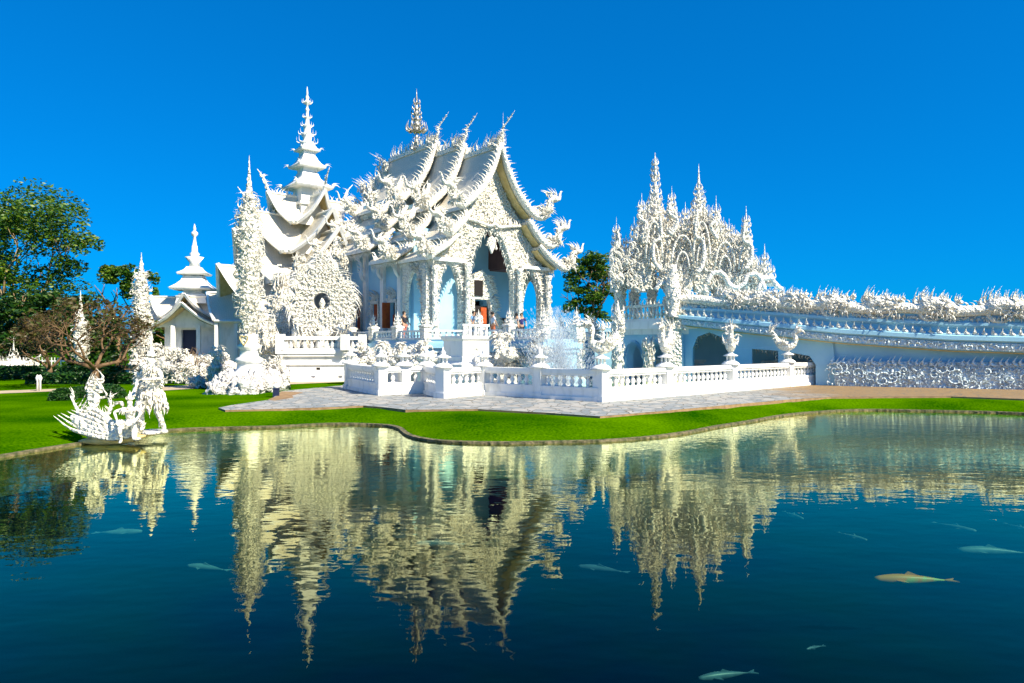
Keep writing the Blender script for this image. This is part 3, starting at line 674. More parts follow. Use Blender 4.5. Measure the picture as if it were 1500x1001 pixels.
# ---------------------------------------------------------------- balustrades
def balustrade(a,b,label,piers,lantern=True,hgt=1.0,group='white balustrades round the plaza',sp=.34,balus=True):
    a=Vector(a);b=Vector(b);d=b-a;L=d.length;t=thing('balustrade',label,'balustrade',(a.x,a.y,.06),math.atan2(d.y,d.x),group)
    m=MB(); m.box(0,L,-.26,.26,0,.14*hgt); m.box(0,L,-.20,.20,.14*hgt,.42*hgt); m.box(0,L,-.22,.22,.42*hgt,.50*hgt); m.build('plinth',M['white'],t)
    m=MB(); m.box(0,L,-.17,.17,.92*hgt,1.0*hgt); m.box(0,L,-.22,.22,1.0*hgt,1.16*hgt); m.build('handrail',M['white'],t)
    prof=[(.085,.50),(.085,.54),(.045,.57),(.10,.66),(.09,.73),(.045,.82),(.06,.86),(.085,.88),(.085,.92)]
    prof=[(r,z*hgt) for r,z in prof]; mb=MB(); mb.lathe(prof,0,0,8); me=None
    n=int(L/sp)
    for i in range(n):
        x=(i+.5)*L/n
        if any(abs(x-p*L)<.25 for p in piers): continue
        if me is None: o=mb.build('baluster',M['white'],t); me=o
        else: o=me.copy(); col.objects.link(o); o.parent=t
        o.location=(x,0,0)
    for p in piers:
        m=MB(); x=p*L; m.box(x-.24,x+.24,-.29,.29,0,.2); m.box(x-.19,x+.19,-.24,.24,.2,1.17*hgt+.02)
        m.lathe([(.40,1.18*hgt),(.38,1.24*hgt),(.26,1.33*hgt),(.16,1.36*hgt)],x,0,14)
        pi_=m.build('pier',M['white'],t)
        if lantern:
            m=MB(); z=1.34*hgt
            for sx in (-1,1):
                for sy in (-1,1): m.box(x+sx*.1-.03,x+sx*.1+.03,sy*.1-.03,sy*.1+.03,z,z+.22)
            m.lathe([(.32,z+.22),(.32,z+.26),(.12,z+.34),(.09,z+.40),(.12,z+.44),(.05,z+.5),(.01,z+.66)],x,0,8)
            m.build('lantern',M['white'],pi_)
    return t
A_=gpt(880,590.5);B_=gpt(1207,563.4);C_=gpt(706,580);D_=gpt(649,585);E_=gpt(625,577.5);F_=gpt(558,580.5);G_=gpt(512,571)
balustrade(A_,B_,'long sunlit white balustrade running from the front corner to the bridge','' and [] or [0,.22,.49,.78,1],sp=.33)
balustrade(C_,A_,'shaded white balustrade left of the front corner, under the water spray',[.02,.52])
balustrade(D_,C_,'short sunlit white balustrade between two bends, below the panelled pedestal',[0])
balustrade(E_,D_,'shortest shaded white balustrade piece beside the panelled pedestal bend',[0])
balustrade(F_,E_,'sunlit white balustrade piece at the left end of the plaza with wide plinth',[0,.5])
balustrade(G_,F_,'shaded leftmost white balustrade piece by the lawn corner',[0.03])
P1=at(948,0,41);P2=at(1000,0,40.5)
balustrade(P1[:2],P2[:2],'small white balustrade on the far pool edge below the gate platform',[],False,group='small balustrades beyond the pool')
P1=at(1015,0,41);P2=at(1080,0,41)
balustrade(P1[:2],P2[:2],'small white balustrade seen through the bridge arch',[],False,group='small balustrades beyond the pool')
P1=at(1118,0,38.6);P2=at(1200,0,38.6)
balustrade(P1[:2],P2[:2],'small white balustrade under the bridge right of the arch',[],False,group='small balustrades beyond the pool')
# skin-modifier figures ------------------------------------------------
def skinfig(name,nodes,edges,m,parent,sub=2,root=0):
    """nodes: list of (x,y,z,r)"""
    me=bpy.data.meshes.new(name); me.from_pydata([n[:3] for n in nodes],edges,[]); me.materials.append(m)
    o=bpy.data.objects.new(name,me); col.objects.link(o)
    if parent: o.parent=parent
    sk=o.modifiers.new('skin','SKIN'); sk.use_smooth_shade=True
    if not me.skin_vertices: 
        bpy.context.view_layer.objects.active=o
    lay=me.skin_vertices[0].data if me.skin_vertices else None
    if lay:
        for i,n in enumerate(nodes):
            r=n[3]; lay[i].radius=(r,r) if not hasattr(r,'__len__') else r; lay[i].use_root=(i==root)
    su=o.modifiers.new('sub','SUBSURF'); su.levels=sub; su.render_levels=sub
    return o
# body joints helper: returns nodes/edges for a posed human, scale S (height)
def human(S,arms,legs,lean=0.0,yaw=0.0):
    """arms: [(elbow),(wrist)] x2, legs: [(knee),(ankle),(toe)] x2 in units of height, hip at z=hz"""
    hz=legs['hip']; N=[];E=[]
    def a(p,r): N.append((p[0]*S,p[1]*S,p[2]*S,r*S)); return len(N)-1
    pel=a((0,0,hz),.075); wa=a((0,lean*.1,hz+.10),.062); ch=a((0,lean*.2,hz+.21),.082); nk=a((0,lean*.28,hz+.30),.034); hb=a((0,lean*.3,hz+.345),.045); hd=a((0,lean*.3-.005,hz+.39),.058); ht=a((0,lean*.3,hz+.43),.04)
    E+=[(pel,wa),(wa,ch),(ch,nk),(nk,hb),(hb,hd),(hd,ht)]
    nose=a((0,lean*.3-.06,hz+.375),.012); E.append((hd,nose))
    for s,(el,wr) in zip((-1,1),arms):
        sh=a((s*.105,lean*.26,hz+.265),.036); e_=a(el,.025); w_=a(wr,.018); d=Vector(wr)-Vector(el); d=d.normalized()
        pm=a(tuple(Vector(wr)+d*.035),.020); E+=[(ch,sh),(sh,e_),(e_,w_),(w_,pm)]
        side=d.cross(Vector((0,0,1))) if abs(d.z)<.9 else Vector((0,1,0)); side.normalize()
        for k_ in range(4):
            f=a(tuple(Vector(wr)+d*(.085+.008*(k_ in(1,2)))+side*(.014*(k_-1.5))),.0055); E.append((pm,f))
        th=a(tuple(Vector(wr)+d*.055+side*.035),.006); E.append((w_,th))
    for s,(kn,an,to) in zip((-1,1),legs['legs']):
        hp=a((s*.05,0,hz-.03),.062); k_=a(kn,.042); n_=a(an,.026); t_=a(to,.02); E+=[(pel,hp),(hp,k_),(k_,n_),(n_,t_)]
    return N,E
STAND=lambda st=.0:{'hip':.53,'legs':[((-.055,-.01-st,.28),(-.055,.01-st*1.6,.04),(-.06,-.08-st*1.6,.015)),((.055,-.01+st,.28),(.055,.02+st*1.6,.04),(.06,-.07+st*1.6,.015))]}
# ---------------------------------------------------------------- bird statues on the pier tops
def hamsa(loc,rz,label,S=1.0,rider=True):
    t=thing('bird_statue',label,'statue',loc,rz,'bird statues on the pier tops')
    b=MB(); p=smooth([(.62,0,.85),(.5,0,.5),(.25,0,.28),(0,0,.22),(-.25,0,.3),(-.38,0,.52),(-.33,0,.78),(-.42,0,.98),(-.6,0,.98)],4)
    p=[q*S for q in p]; n=len(p); b.tube(p,[S*(.05+.17*max(0,sin(PI*min(1,i/(n*.62))))**1.2+(.05 if i>n*.6 else 0)) for i in range(n)],10,1.2,up=(0,1,0))
    b.tube([Vector(q)*S for q in ((-.58,0,1.0),(-.72,0,.95),(-.80,0,.86))],[.07*S,.045*S,.01],6)
    b.lathe([(.16*S,0),(.12*S,.06*S),(.07*S,.14*S),(.12*S,.2*S)],0,0,10)
    b.build('bird_body',M['flame'],t)
    f=MB()
    for q in range(40):
        u=rnd(0,1); i=int(u*(n-1)); a=rnd(-1,1)
        f.flame(p[i]+Vector((0,a*.15*S,0)),Vector((.7-1.2*u*(u>.5),a,rnd(.1,1))),UP,rnd(.18,.34)*S,.045*S,1.3,4)
    for q in range(9): f.flame(Vector((.55,0,.75))*S,Vector((rnd(-.1,.9),rnd(-.5,.5),1)),(1,0,0),rnd(.4,.75)*S,.06*S,1.3,5,1)
    for q in range(6): f.flame(Vector((-.5,0,1.03))*S,Vector((rnd(0,.7),rnd(-.3,.3),1)),(1,0,0),rnd(.25,.42)*S,.045*S,1.2,5)
    f.build('feather_flames',M['flame'],t)
    for s in (-1,1):
        wv_=MB()
        for q in range(6): wv_.flame(Vector((-.05+.06*q,s*.16,.3))*S,Vector((.35+.1*q,s*.35,.55)),(0,0,-1),(.5-.03*q)*S,.06*S,.8,5)
        wv_.build('wing',M['flame'],t)
    if rider:
        A,Ed=human(1.0*S,[((-.17,-.06,.42),(-.10,-.17,.5)),((.17,-.06,.42),(.10,-.17,.5))],{'hip':.30,'legs':[((-.09,-.16,.28),(-.09,-.1,.1),(-.09,-.16,.08)),((.09,-.16,.28),(.09,-.1,.1),(.09,-.16,.08))]},0)
        rd=skinfig('rider',A,Ed,M['white'],t,1); rd.location=(.08*S,0,.12*S); rd.rotation_euler=(0,0,-PI/2)
        h=MB(); h.lathe([(.085*S,.80*S),(.09*S,.85*S),(.06*S,.9*S),(.05*S,.95*S),(.01,1.12*S)],.08*S,0,8); h.build('crown',M['flame'],t)
    return t
def along(a,b,t): return (a[0]+(b[0]-a[0])*t,a[1]+(b[1]-a[1])*t)
hamsa((*A_,1.84),R(8),'white bird statue with a crowned rider on the front corner pier',1.05)
q=along(A_,B_,.22); hamsa((*q,1.84),R(60),'white bird statue on the second pier from the front corner',1.05,False)
q=along(A_,B_,.49); hamsa((*q,1.84),R(75),'white bird statue on the middle pier of the long balustrade',1.05,False)
q=along(A_,B_,.78); hamsa((*q,1.84),R(150),'white bird statue on the fourth pier before the bridge wall',1.0,False)
# ---------------------------------------------------------------- bridge
br=thing('naga_bridge','long white curved bridge with a row of dragon heads along its parapet','bridge',(8.8,37.5,0),0)
EDGE=smooth([(8.8,37.5,0),(12.4,35.8,0),(16.1,34.1,0),(20,32.5,0),(24.6,30.8,0),(30,28.9,0),(38,26.3,0)],6)
EL=[0]
for i in range(1,len(EDGE)): EL.append(EL[-1]+(EDGE[i]-EDGE[i-1]).length)
def bp_(s,off=0.0):       # point on the front edge at arc length s, pushed back by off
    for i in range(len(EL)-1):
        if s<=EL[i+1] or i==len(EL)-2:
            t=(s-EL[i])/(EL[i+1]-EL[i]); p=EDGE[i].lerp(EDGE[i+1],t); d=(EDGE[i+1]-EDGE[i]).normalized(); n=Vector((-d.y,d.x,0)); q=p+n*off-Vector((8.8,37.5,0)); return q,d,n
def interp(tab,x):
    for (a,va),(b,vb) in zip(tab,tab[1:]):
        if x<=b: 
            t=max(0,(x-a)/(b-a)); t=t*t*(3-2*t) if False else t; return va+(vb-va)*t
    return tab[-1][1]
ZT=[(0,4.75),(4,4.65),(8.5,4.25),(13,4.0),(18.5,3.85),(36,3.9)]   # parapet body top
def zt(s): return interp(ZT,s)
ZB=[(0,3.26),(4,2.72),(8.5,2.2),(13,1.85),(18.5,1.66),(36,1.7)]
def zb(s): return interp(ZB,s)
Ltot=EL[-1]
def sweep(mb,sec,s0,s1,step=.5):
    """sec(s) -> list of (off,z)"""
    n=max(2,int((s1-s0)/step)+1); rows=[]
    for i in range(n):
        s=s0+(s1-s0)*i/(n-1); rows.append([tuple(bp_(s,o)[0]+Vector((0,0,z))) for o,z in sec(s)])
    m=len(rows[0]); vs=[p for r in rows for p in r]; fs=[]
    for i in range(n-1):
        for j in range(m):
            j2=(j+1)%m; fs.append((i*m+j,(i+1)*m+j,(i+1)*m+j2,i*m+j2))
    fs.append(tuple(range(m))); fs.append(tuple(reversed([(n-1)*m+j for j in range(m)])))
    mb.add(vs,fs)
def H(s,f): return zb(s)+(zt(s)-zb(s))*f
def sec(s): # front profile from soffit up
    return [(5.6,H(s,.0)),(5.6,H(s,.55)),(.55,H(s,.55)),(.55,H(s,1.0)),(.12,H(s,1.0)),(.12,H(s,.66)),(.02,H(s,.62)),(.02,H(s,.56)),(.3,H(s,.5)),(.22,H(s,.4)),(0.0,H(s,.36)),(-.12,H(s,.33)),(-.12,H(s,.24)),(.05,H(s,.2)),(.05,H(s,.02)),(.25,H(s,0))]
mb=MB(); sweep(mb,sec,0,Ltot); bdk=mb.build('bridge_deck',M['wallshade'],br)
mb=MB(); sweep(mb,lambda s:[(.02,H(s,.19)),(-.0,H(s,.19)),(-.0,H(s,.03)),(.02,H(s,.03))],0,Ltot); 
s=.2
while s<Ltot-.3:
    p,d,n=bp_(s,0); z0=H(s,.04);z1=H(s,.18)
    for (du,za,zb_) in ((0,z0,z1),):
        q=p+d*.0
        for k_ in range(3):
            a=rnd(0,2*PI); mb.flame(q+d*rnd(.05,.3)+Vector((0,0,(z0+z1)/2))-n*.02,d*cos(a)-n*.4+UP*sin(a),UP,.2,.05,1.6,4)
        e=[q-n*.05,q+d*.04-n*.05,q+d*.04+n*.02,q+n*.02]
        mb.add([tuple(v+Vector((0,0,z0))) for v in e]+[tuple(v+Vector((0,0,z1))) for v in e],[(0,3,2,1),(4,5,6,7),(0,1,5,4),(1,2,6,5),(2,3,7,6),(3,0,4,7)])
    s+=.42
mb.build('panel_band',M['carveshade'],br)
mb=MB(); sweep(mb,lambda s:[(.8,H(s,0)-.004),(.22,H(s,0)-.004),(.25,H(s,0)-.05),(.8,H(s,0)-.05)],0,Ltot); mb.build('bridge_soffit_trim',M['soffit'],br)
mb=MB(); s=.1
while s<Ltot-.3:     # flame band on the white ledge, leaning left
    p,d,n=bp_(s,-.02); z=H(s,.40)
    mb.flame(p+Vector((0,0,z-.05)),UP*.8-d*.7-n*.15,-d,rnd(.32,.42),.09,1.3,5,1); mb.flame(p+d*.12+Vector((0,0,z-.02)),UP*.4+d*.4-n*.3,d,.22,.06,1.5,4)
    s+=.36
mb.build('ledge_flames',M['flame'],br)
mb=MB(); s=.1
while s<Ltot-.3:     # floral strip and scaly serpent body on top
    p,d,n=bp_(s,.08); z=H(s,.69)
    for k_ in range(4):
        a=rnd(0,2*PI); mb.flame(p+d*rnd(-.1,.2)+Vector((0,0,z+rnd(-.09,.11))),d*cos(a)+UP*sin(a)-n*.5,UP,.18,.055,1.5,4)
    s+=.2
mb.build('floral_strip',M['flame'],br)
mb=MB(); pts_=[bp_(s*.5,.15+.03*sin(s*1.3))[0]+Vector((0,0,H(s*.5,.88)+.06*sin(s*.9))) for s in range(int(Ltot/.5))]
mb.tube(pts_,.27,10); 
crest(mb,[p+UP*.2 for p in pts_],.26,.3,.055,lean=-.5,curl=1.2)
crest(mb,[p+UP*.0+Vector((0,-.24,0)) for p in pts_],.3,.16,.045,d=(0,-1,-.2),curl=1.6,jit=.9); mb.build('serpent_body',M['flame'],br)
def dragon_head(s,k_=1.0):
    p,d,n=bp_(s,.1); b=p+Vector((0,0,H(s,.92))); mb=MB()
    F=-d
    body=smooth([b+d*1.0*k_-UP*.15,b+d*.55*k_+UP*.05,b+d*.1*k_+UP*.22,b+F*.3*k_+UP*.25,b+F*.55*k_+UP*.08,b+F*.8*k_+UP*.05],3)
    m_=len(body); mb.tube(body,[k_*(.14+.13*sin(PI*i/m_*.9)) if i<m_-3 else k_*.2*(m_-i)/3 for i in range(m_)],9)
    # jaw curling round, upper snout curl
    mb.tube(smooth([b+F*.45*k_+UP*.0,b+F*.6*k_-UP*.25,b+F*.45*k_-UP*.5,b+F*.15*k_-UP*.6,b-F*.05*k_-UP*.45],3),[.13*k_,.13*k_,.12*k_,.11*k_,.1*k_,.1*k_,.1*k_,.09*k_,.08*k_,.07*k_,.06*k_,.05*k_,.03],7)
    mb.tube(smooth([b+F*.6*k_+UP*.15,b+F*.85*k_+UP*.3,b+F*.8*k_+UP*.55,b+F*.65*k_+UP*.6],3),[.1,.09,.08,.07,.06,.05,.04,.03,.02,.01],6)
    mb.ball(b+F*.3*k_+UP*.42-n*.16,.09*k_,8); mb.ball(b+F*.3*k_+UP*.42+n*.16,.09*k_,8)
    hd=mb.build('dragon_head',M['flame'],br)
    mb=MB()
    for q in range(60):
        t=rnd(0,1); c=b+F*(.55-1.5*t)*k_+UP*rnd(.15,.4)+n*rnd(-.25,.2)
        mb.flame(c,UP*1+F*rnd(.1,.8),F,rnd(.25,.7)*k_*(1-.5*t),.06,1.1,5)
    for q in range(40):
        c=b+F*rnd(-.3,.6)*k_-n*.25+UP*rnd(-.5,.15)-F*rnd(0,.6); mb.flame(c,Vector((rnd(-1,1),-.5,rnd(-1,.4))),UP,rnd(.15,.3),.06,1.5,4)
    mb.build('mane',M['flame'],hd)
for s,k_ in ((3.1,.85),(4.6,.85),(6.2,.9),(8.1,1.0),(10.2,1.05),(12.5,1.15),(15.3,1.25),(18.6,1.35),(22,1.4)): dragon_head(s,k_)
# supports under the bridge: recessed wall with arch and openings, then carved base wall
def fac_pt(u,v,t): return tuple(bp_(max(0,u),.55+t)[0]+Vector((0,0,v)))
ah=[(1.0,.05),(1.0,1.9),(1.25,2.55),(1.9,2.8),(2.6,2.5),(3.0,1.9),(3.05,.05)]
o2=[(4.1,.05),(4.1,1.9),(4.8,1.85),(5.4,1.8),(5.4,.05)]
o3=[(5.75,.05),(5.75,1.5),(6.1,1.7),(6.9,1.55),(7.2,1.1),(7.2,.05)]
lp=[(0,.05)]+ah+o2+o3+[(8.2,.05)]+[(s*.5,zb(s*.5)+.02) for s in range(16,-1,-1)]
mb=MB(); mb.plate([lp],fac_pt,0,.5); mb.build('arcade_wall',M['wallshade'],br)
mb=MB(); mb.plate([[(0,.05),(8.2,.05)]+[(s*.5,zb(s*.5)+.02) for s in (16,0)]],fac_pt,3.6,3.9); mb.build('rear_arcade_wall',M['wallshade'],br)
for L_,cxs in ((ah,2.0),(o2,4.75),(o3,6.4)):
    mb=MB()
    for (a,b) in zip(L_[1:],L_[2:]):
        n_=max(1,int(math.hypot(b[0]-a[0],b[1]-a[1])/.16))
        for i in range(n_):
            t=(i+.5)/n_; u=lerp(a[0],b[0],t);v=lerp(a[1],b[1],t)
            if v>1.2: mb.flame(fac_pt(u,v,.1),Vector((cxs-u,0,-.7)),UP,rnd(.2,.35),.05,1.3,4)
    mb.build('arcade_fringe',M['silver'],br)
bb=bp_(8.2,.5)[0]
mb=MB(); s0,s1=8.1,Ltot
sweep(mb,lambda s:[(1.0,0),(1.0,1.32),(.42,1.30),(.34,1.0),(.30,.5),(.36,.2),(.30,0)],s0,s1,.4); cb=mb.build('carved_base_wall',M['carveshade'],br)
mb=MB(); sweep(mb,lambda s:[(1.2,1.2),(.75,1.2),(.62,zb(s)+.01),(1.2,zb(s)+.01)],8.0,Ltot); mb.build('upper_wall',M['wallshade'],br)
mb=MB()
s=s0
while s<s1-1:
    p,d,n=bp_(s,.30)
    # big wave scrolls
    c=p+Vector((0,0,rnd(.3,1.05))); r=rnd(.14,.42); a0_=rnd(0,2*PI); sg_=random.choice((-1,1)); pth=[]
    for i in range(16):
        t=i/15; a=a0_+sg_*t*8; rr_=r*(1-t*.85); pth.append(c+d*(rr_*cos(a))+UP*(rr_*sin(a))-n*(.05+.06*t))
    if random.random()<.6: mb.tube(pth,[.04*(1-.5*i/15) for i in range(16)],5)
    for k_ in range(30):
        q=p+d*rnd(-.3,.3)+Vector((0,0,rnd(.1,1.25))); a=rnd(0,2*PI); mb.flame(q,d*cos(a)+UP*sin(a)-n*.3,UP,rnd(.1,.26),.04,1.8,4)
    mb.flame(p+Vector((0,0,1.15)),UP-d*.4-n*.2,-d,rnd(.3,.5),.09,1.3)
    s+=rnd(.2,.42)
mb.build('wave_scrolls',M['carveshade'],cb)
# ---------------------------------------------------------------- gate
gx,gy=8.8,37.5
gt=thing('heaven_gate','tall white flame-spired gate of twin crowns standing on the bridge head','gate',(gx,gy,0),0)
def G(px,py,d): a=at(px,py,d); return (a[0]-gx,a[1]-gy,a[2])
K=(0,0);Lc=(6.1-gx,41-gy)
# platform left flank
pol=[(0,.0),(-1.0,1.5),(-2.0,3.4),(-2.4,5.0),(4,7.5),(5,.35)]
mb=MB(); 
pf=[K,(5,.3),(5,6.5),(-2.3,6.5),Lc]
for off,z0,z1 in ((.0,3.45,3.62),(.12,3.0,3.45),(-.1,2.7,3.0)): base_prism(mb,pf,[(off,z0,z1)])
mb.build('gate_platform',M['white'],gt)
lpg=lambda u,v,t:(Lc[0]*u/5.1+.25+t,Lc[1]*u/5.1+.1,v)
La=math.hypot(*Lc)
lp=[(0,0),*[(x,z) for x,z in arch(1.5,.75,0,1.5,2.35)],*[(x,z) for x,z in arch(3.5,.75,0,1.5,2.35)],(5.1,0),(5.1,2.75),(0,2.75)]
mb=MB(); mb.plate([lp],lpg,0,.4)
for cxs in (1.5,3.5):
    for i in range(26):
        a=PI*i/25; u=cxs+.75*cos(a); v=1.5+.85*sin(a); mb.flame(lpg(u,v,-.05),Vector((-.3,(cxs-u)*-.6,-.9)),UP,.35,.05,1.2,4)
mb.build('gate_arcade',M['wallshade'],gt)
mb=MB(); mb.box(-2.3,5,6.3,6.6,0,3.4); mb.build('gate_rear_wall',M['wallshade'],gt)
mb=MB(); mb.bar(K,Lc,.2,4.25,4.4)
for i in range(15):
    t=(i+.5)/15; mb.lathe([(.07,3.62),(.12,3.8),(.05,4.05),(.08,4.25)],Lc[0]*t,Lc[1]*t,7); 
crest(mb,[(0,0,4.4),(Lc[0],Lc[1],4.4)],.3,.35,.07); mb.build('gate_railing',M['flame'],gt)
mb=MB(); mb.sq([(.42,0),(.42,.4),(.34,.5),(.34,2.9),(.42,3.0),(.42,3.5),(.36,3.6),(.36,4.5),(.46,4.6),(.46,4.75)],.15,.2)
for q in range(70):
    a=random.choice((-1,1)); z=rnd(2.9,4.7); 
    if a<0: mb.flame((.15-.4,.2+rnd(-.4,.4),z),Vector((-.6,rnd(-1,1),rnd(-1,1))),UP,.25,.05,1.6,4)
    else: mb.flame((.15+rnd(-.4,.4),.2-.4,z),Vector((rnd(-1,1),-.6,rnd(-1,1))),UP,.25,.05,1.6,4)
mb.build('corner_pier',M['carved'],gt)
# carved ovoid columns of the crown
def crown_col(px,d,ya,yb,r):
    x,y,z1=G(px,ya,d); z0=3.62; mb=MB()
    h=z1-z0
    mb.lathe([(r*.8,z0),(r*.5,z0+.1),(r*.9,z0+h*.25),(r*1.05,z0+h*.5),(r*.8,z0+h*.75),(r*.4,z0+h*.9),(r*.5,z1)],x,y,10)
    for q in range(130):
        a=rnd(0,2*PI); t=rnd(.05,.98); u=unit(a); mb.flame((x+u.x*r*.85,y+u.y*r*.85,z0+h*t),u*.7+UP*.8,u,rnd(.14,.26),.05,1.5,4)
    mb.build('crown_column',M['flame'],gt)
for px,d,ya,r in ((908,40.5,395,.32),(930,41.5,390,.26),(986,37.2,388,.42),(1004,38.5,388,.28),(1032,39,385,.25),(1068,38.5,390,.3),(1092,39,385,.3),(955,42.5,380,.3),(1050,42,385,.28)): crown_col(px,d,ya,0,r)
env=[(896,395),(903,352),(915,372),(928,360),(940,318),(952,300),(962,275),(974,306),(985,312),(997,338),(1008,322),(1016,300),(1025,282),(1036,308),(1050,325),(1062,350),(1075,352),(1092,345),(1104,380),(1112,402),(1118,425)]
def slabpoly(d,shift,sc,cut):
    top=[(G(px,py+cut,d)[0]*sc+shift,G(px,py+cut,d)[2]) for px,py in env]
    zl=G(0,428,d)[2]; zh=G(0,392,d)[2]
    bot=[top[-1][0],top[0][0]]
    lo=[]; xa,xb=top[-1][0],top[0][0]
    # scalloped lower edge: pointed arches between columns
    n=5
    for i in range(n):
        u0=xa+(xb-xa)*i/n; u1=xa+(xb-xa)*(i+1)/n
        lo+=[(u0,zl),(u0+(u1-u0)*.2,zl),(u0+(u1-u0)*.3,zl+(zh-zl)*.6),(u0+(u1-u0)*.5,zh+.35),(u0+(u1-u0)*.7,zl+(zh-zl)*.6),(u0+(u1-u0)*.8,zl)]
    lo.append((xb,zl))
    return top+lo
mb=MB()
for d,sh,cut,th in ((38.6,0,26,.35),(40.6,.1,20,.35),(42.4,-.1,34,.35)):
    mb.plate([slabpoly(d,sh,1.0,cut)],lambda u,v,t,dd=d:(u,dd-gy+t,v),0,th)
mb.build('crown_screen',M['carved'],gt)
def envy(px):
    for (a,ya),(b,yb) in zip(env,env[1:]):
        if a<=px<=b: return ya+(yb-ya)*(px-a)/(b-a)
    return 430
mb=MB(); cnt=0
while cnt<2100:
    px=rnd(896,1118); e=envy(px); py=rnd(e+2,425); d=random.choice((38.3,38.5,40.2,40.5,42.1,39.4)); cnt+=1
    up_=rnd(1.0,1.9); lean_=(px-1005)/110
    mb.flame(G(px,py,d),Vector((rnd(-.6,.6)+lean_*.3,-.35,up_)),Vector((1,0,0))*(1 if random.random()<.5 else -1),rnd(.28,.6),rnd(.04,.065),1.2,4)
mb.build('crown_flames',M['flame'],gt)
# concentric arched ribs
for cx,cy,rx_,ry_,d in ((1000,405,17,60,38.1),(958,405,13,80,38.2),(1028,405,13,80,38.0),(1062,405,15,50,38.2),(928,405,12,50,39.5),(985,400,10,50,38.6),(1092,410,10,50,38.2)):
    for k_ in (1.0,.6):
        pth=[G(cx+rx_*k_*cos(a),cy-ry_*k_*sin(a)**.8,d-.05*k_) for a in [PI*i/14 for i in range(1,14)]]
        mb=MB(); mb.tube(pth,.06*(.6+.4*k_),6); mb.build('arched_rib',M['flame'],gt)
for pth in ([(1035,415),(1045,400),(1060,402),(1066,415),(1078,422),(1090,415),(1095,404),(1108,402),(1116,412),(1120,425)],[(1110,425),(1118,410),(1130,408),(1136,418),(1146,424)],[(960,425),(970,415),(985,418)]):
    pp=smooth([G(a,b,37.4) for a,b in pth],4); mb=MB(); mb.tube(pp,.13,8); crest(mb,pp,.1,.22,.05,jit=.7); mb.build('coiled_naga',M['flame'],gt)
def gsp(px,tip,base,d,wpx,tiers,name='crown_spire'):
    x,y,z0=G(px,base,d); z1=G(px,tip,d)[2]; mb=MB(); spire(mb,x,y,z0,z1-z0,wpx/1000*d,tiers,8,.28,w=.06)
    mb.build(name,M['flame'],gt)
for a in ((960,224,345,39.5,15,9),(1023.5,240,350,39.0,14,9),(959,224,262,39.7,3,3),(903,318,372,40,5,4),(940,283,330,39,5,4),(984,273,320,38.4,6,4),(1004,296,340,38.3,5,4),(992,303,338,40,4,3),(1049,287,345,38.3,6,4),(1093,302,360,38.2,7,5),(1060,318,350,39.5,4,3),(1068,320,360,38.5,4,3),(1076,330,365,40,4,3),(929,318,360,38.6,4,3),(917,340,375,39.5,4,3),(1120,357,418,37.8,8,5),(1112,375,420,39,5,3),(1129,380,420,38.8,5,3),(1036,300,345,41,5,3),(947,300,345,41.5,5,4)): gsp(*a)
random.seed(21)
for i in range(34):
    px=rnd(900,1112); e=envy(px); d=rnd(38.1,42); gsp(px,e+rnd(-14,18),e+rnd(45,60),d,rnd(3,5.5),4)
def neck(px,ya,yb,d,sg_):
    pp=smooth([G(px-2*sg_,yb,d),G(px+7*sg_,yb-14,d),G(px+7*sg_,(ya+yb)/2+3,d),G(px-4*sg_,(ya+yb)/2-5,d),G(px-2*sg_,ya+10,d)],4); n=len(pp); mb=MB()
    mb.tube(pp,[.13*(1-.5*i/n) for i in range(n)],8)
    crest(mb,pp,.07,.26,.05,jit=.9); mb.build('naga_neck',M['flame'],gt)
for a in ((903,330,400,38.8,-1),(940,298,350,38.3,1),(984,290,345,38,1),(1049,302,350,38,-1),(1093,318,395,37.8,1),(1023,300,400,37.9,1),(965,310,395,38.1,-1)): neck(*a)
# pillars of the arcade left of the gate, standing in the pool
for px,top,d,lab in ((848,475,37,'slim carved white pillar in the pool behind the water spray'),(905,440,36,'tall carved white pillar right of the corner bird statue'),(950,490,38,'short shaded carved pillar below the gate platform')):
    x,y,z=at(px,top,d); mb=MB(); mb.lathe([(.32,0),(.36,.3),(.22,.45),(.2,z*.5),(.16,z*.75),(.24,z*.8),(.1,z*.9),(.02,z)],0,0,10)
    for q in range(130):
        a=rnd(0,2*PI); zz=rnd(.3,z*.9); u=unit(a); mb.flame((u.x*.17,u.y*.17,zz),u*.7+UP*.8,u,rnd(.22,.4),.06,1.3,4)
    o=mb.build('carved_pillar',M['flame']); o.location=(x,y,.0); tag(o,lab,'pillar','carved pillars in the inner pool')
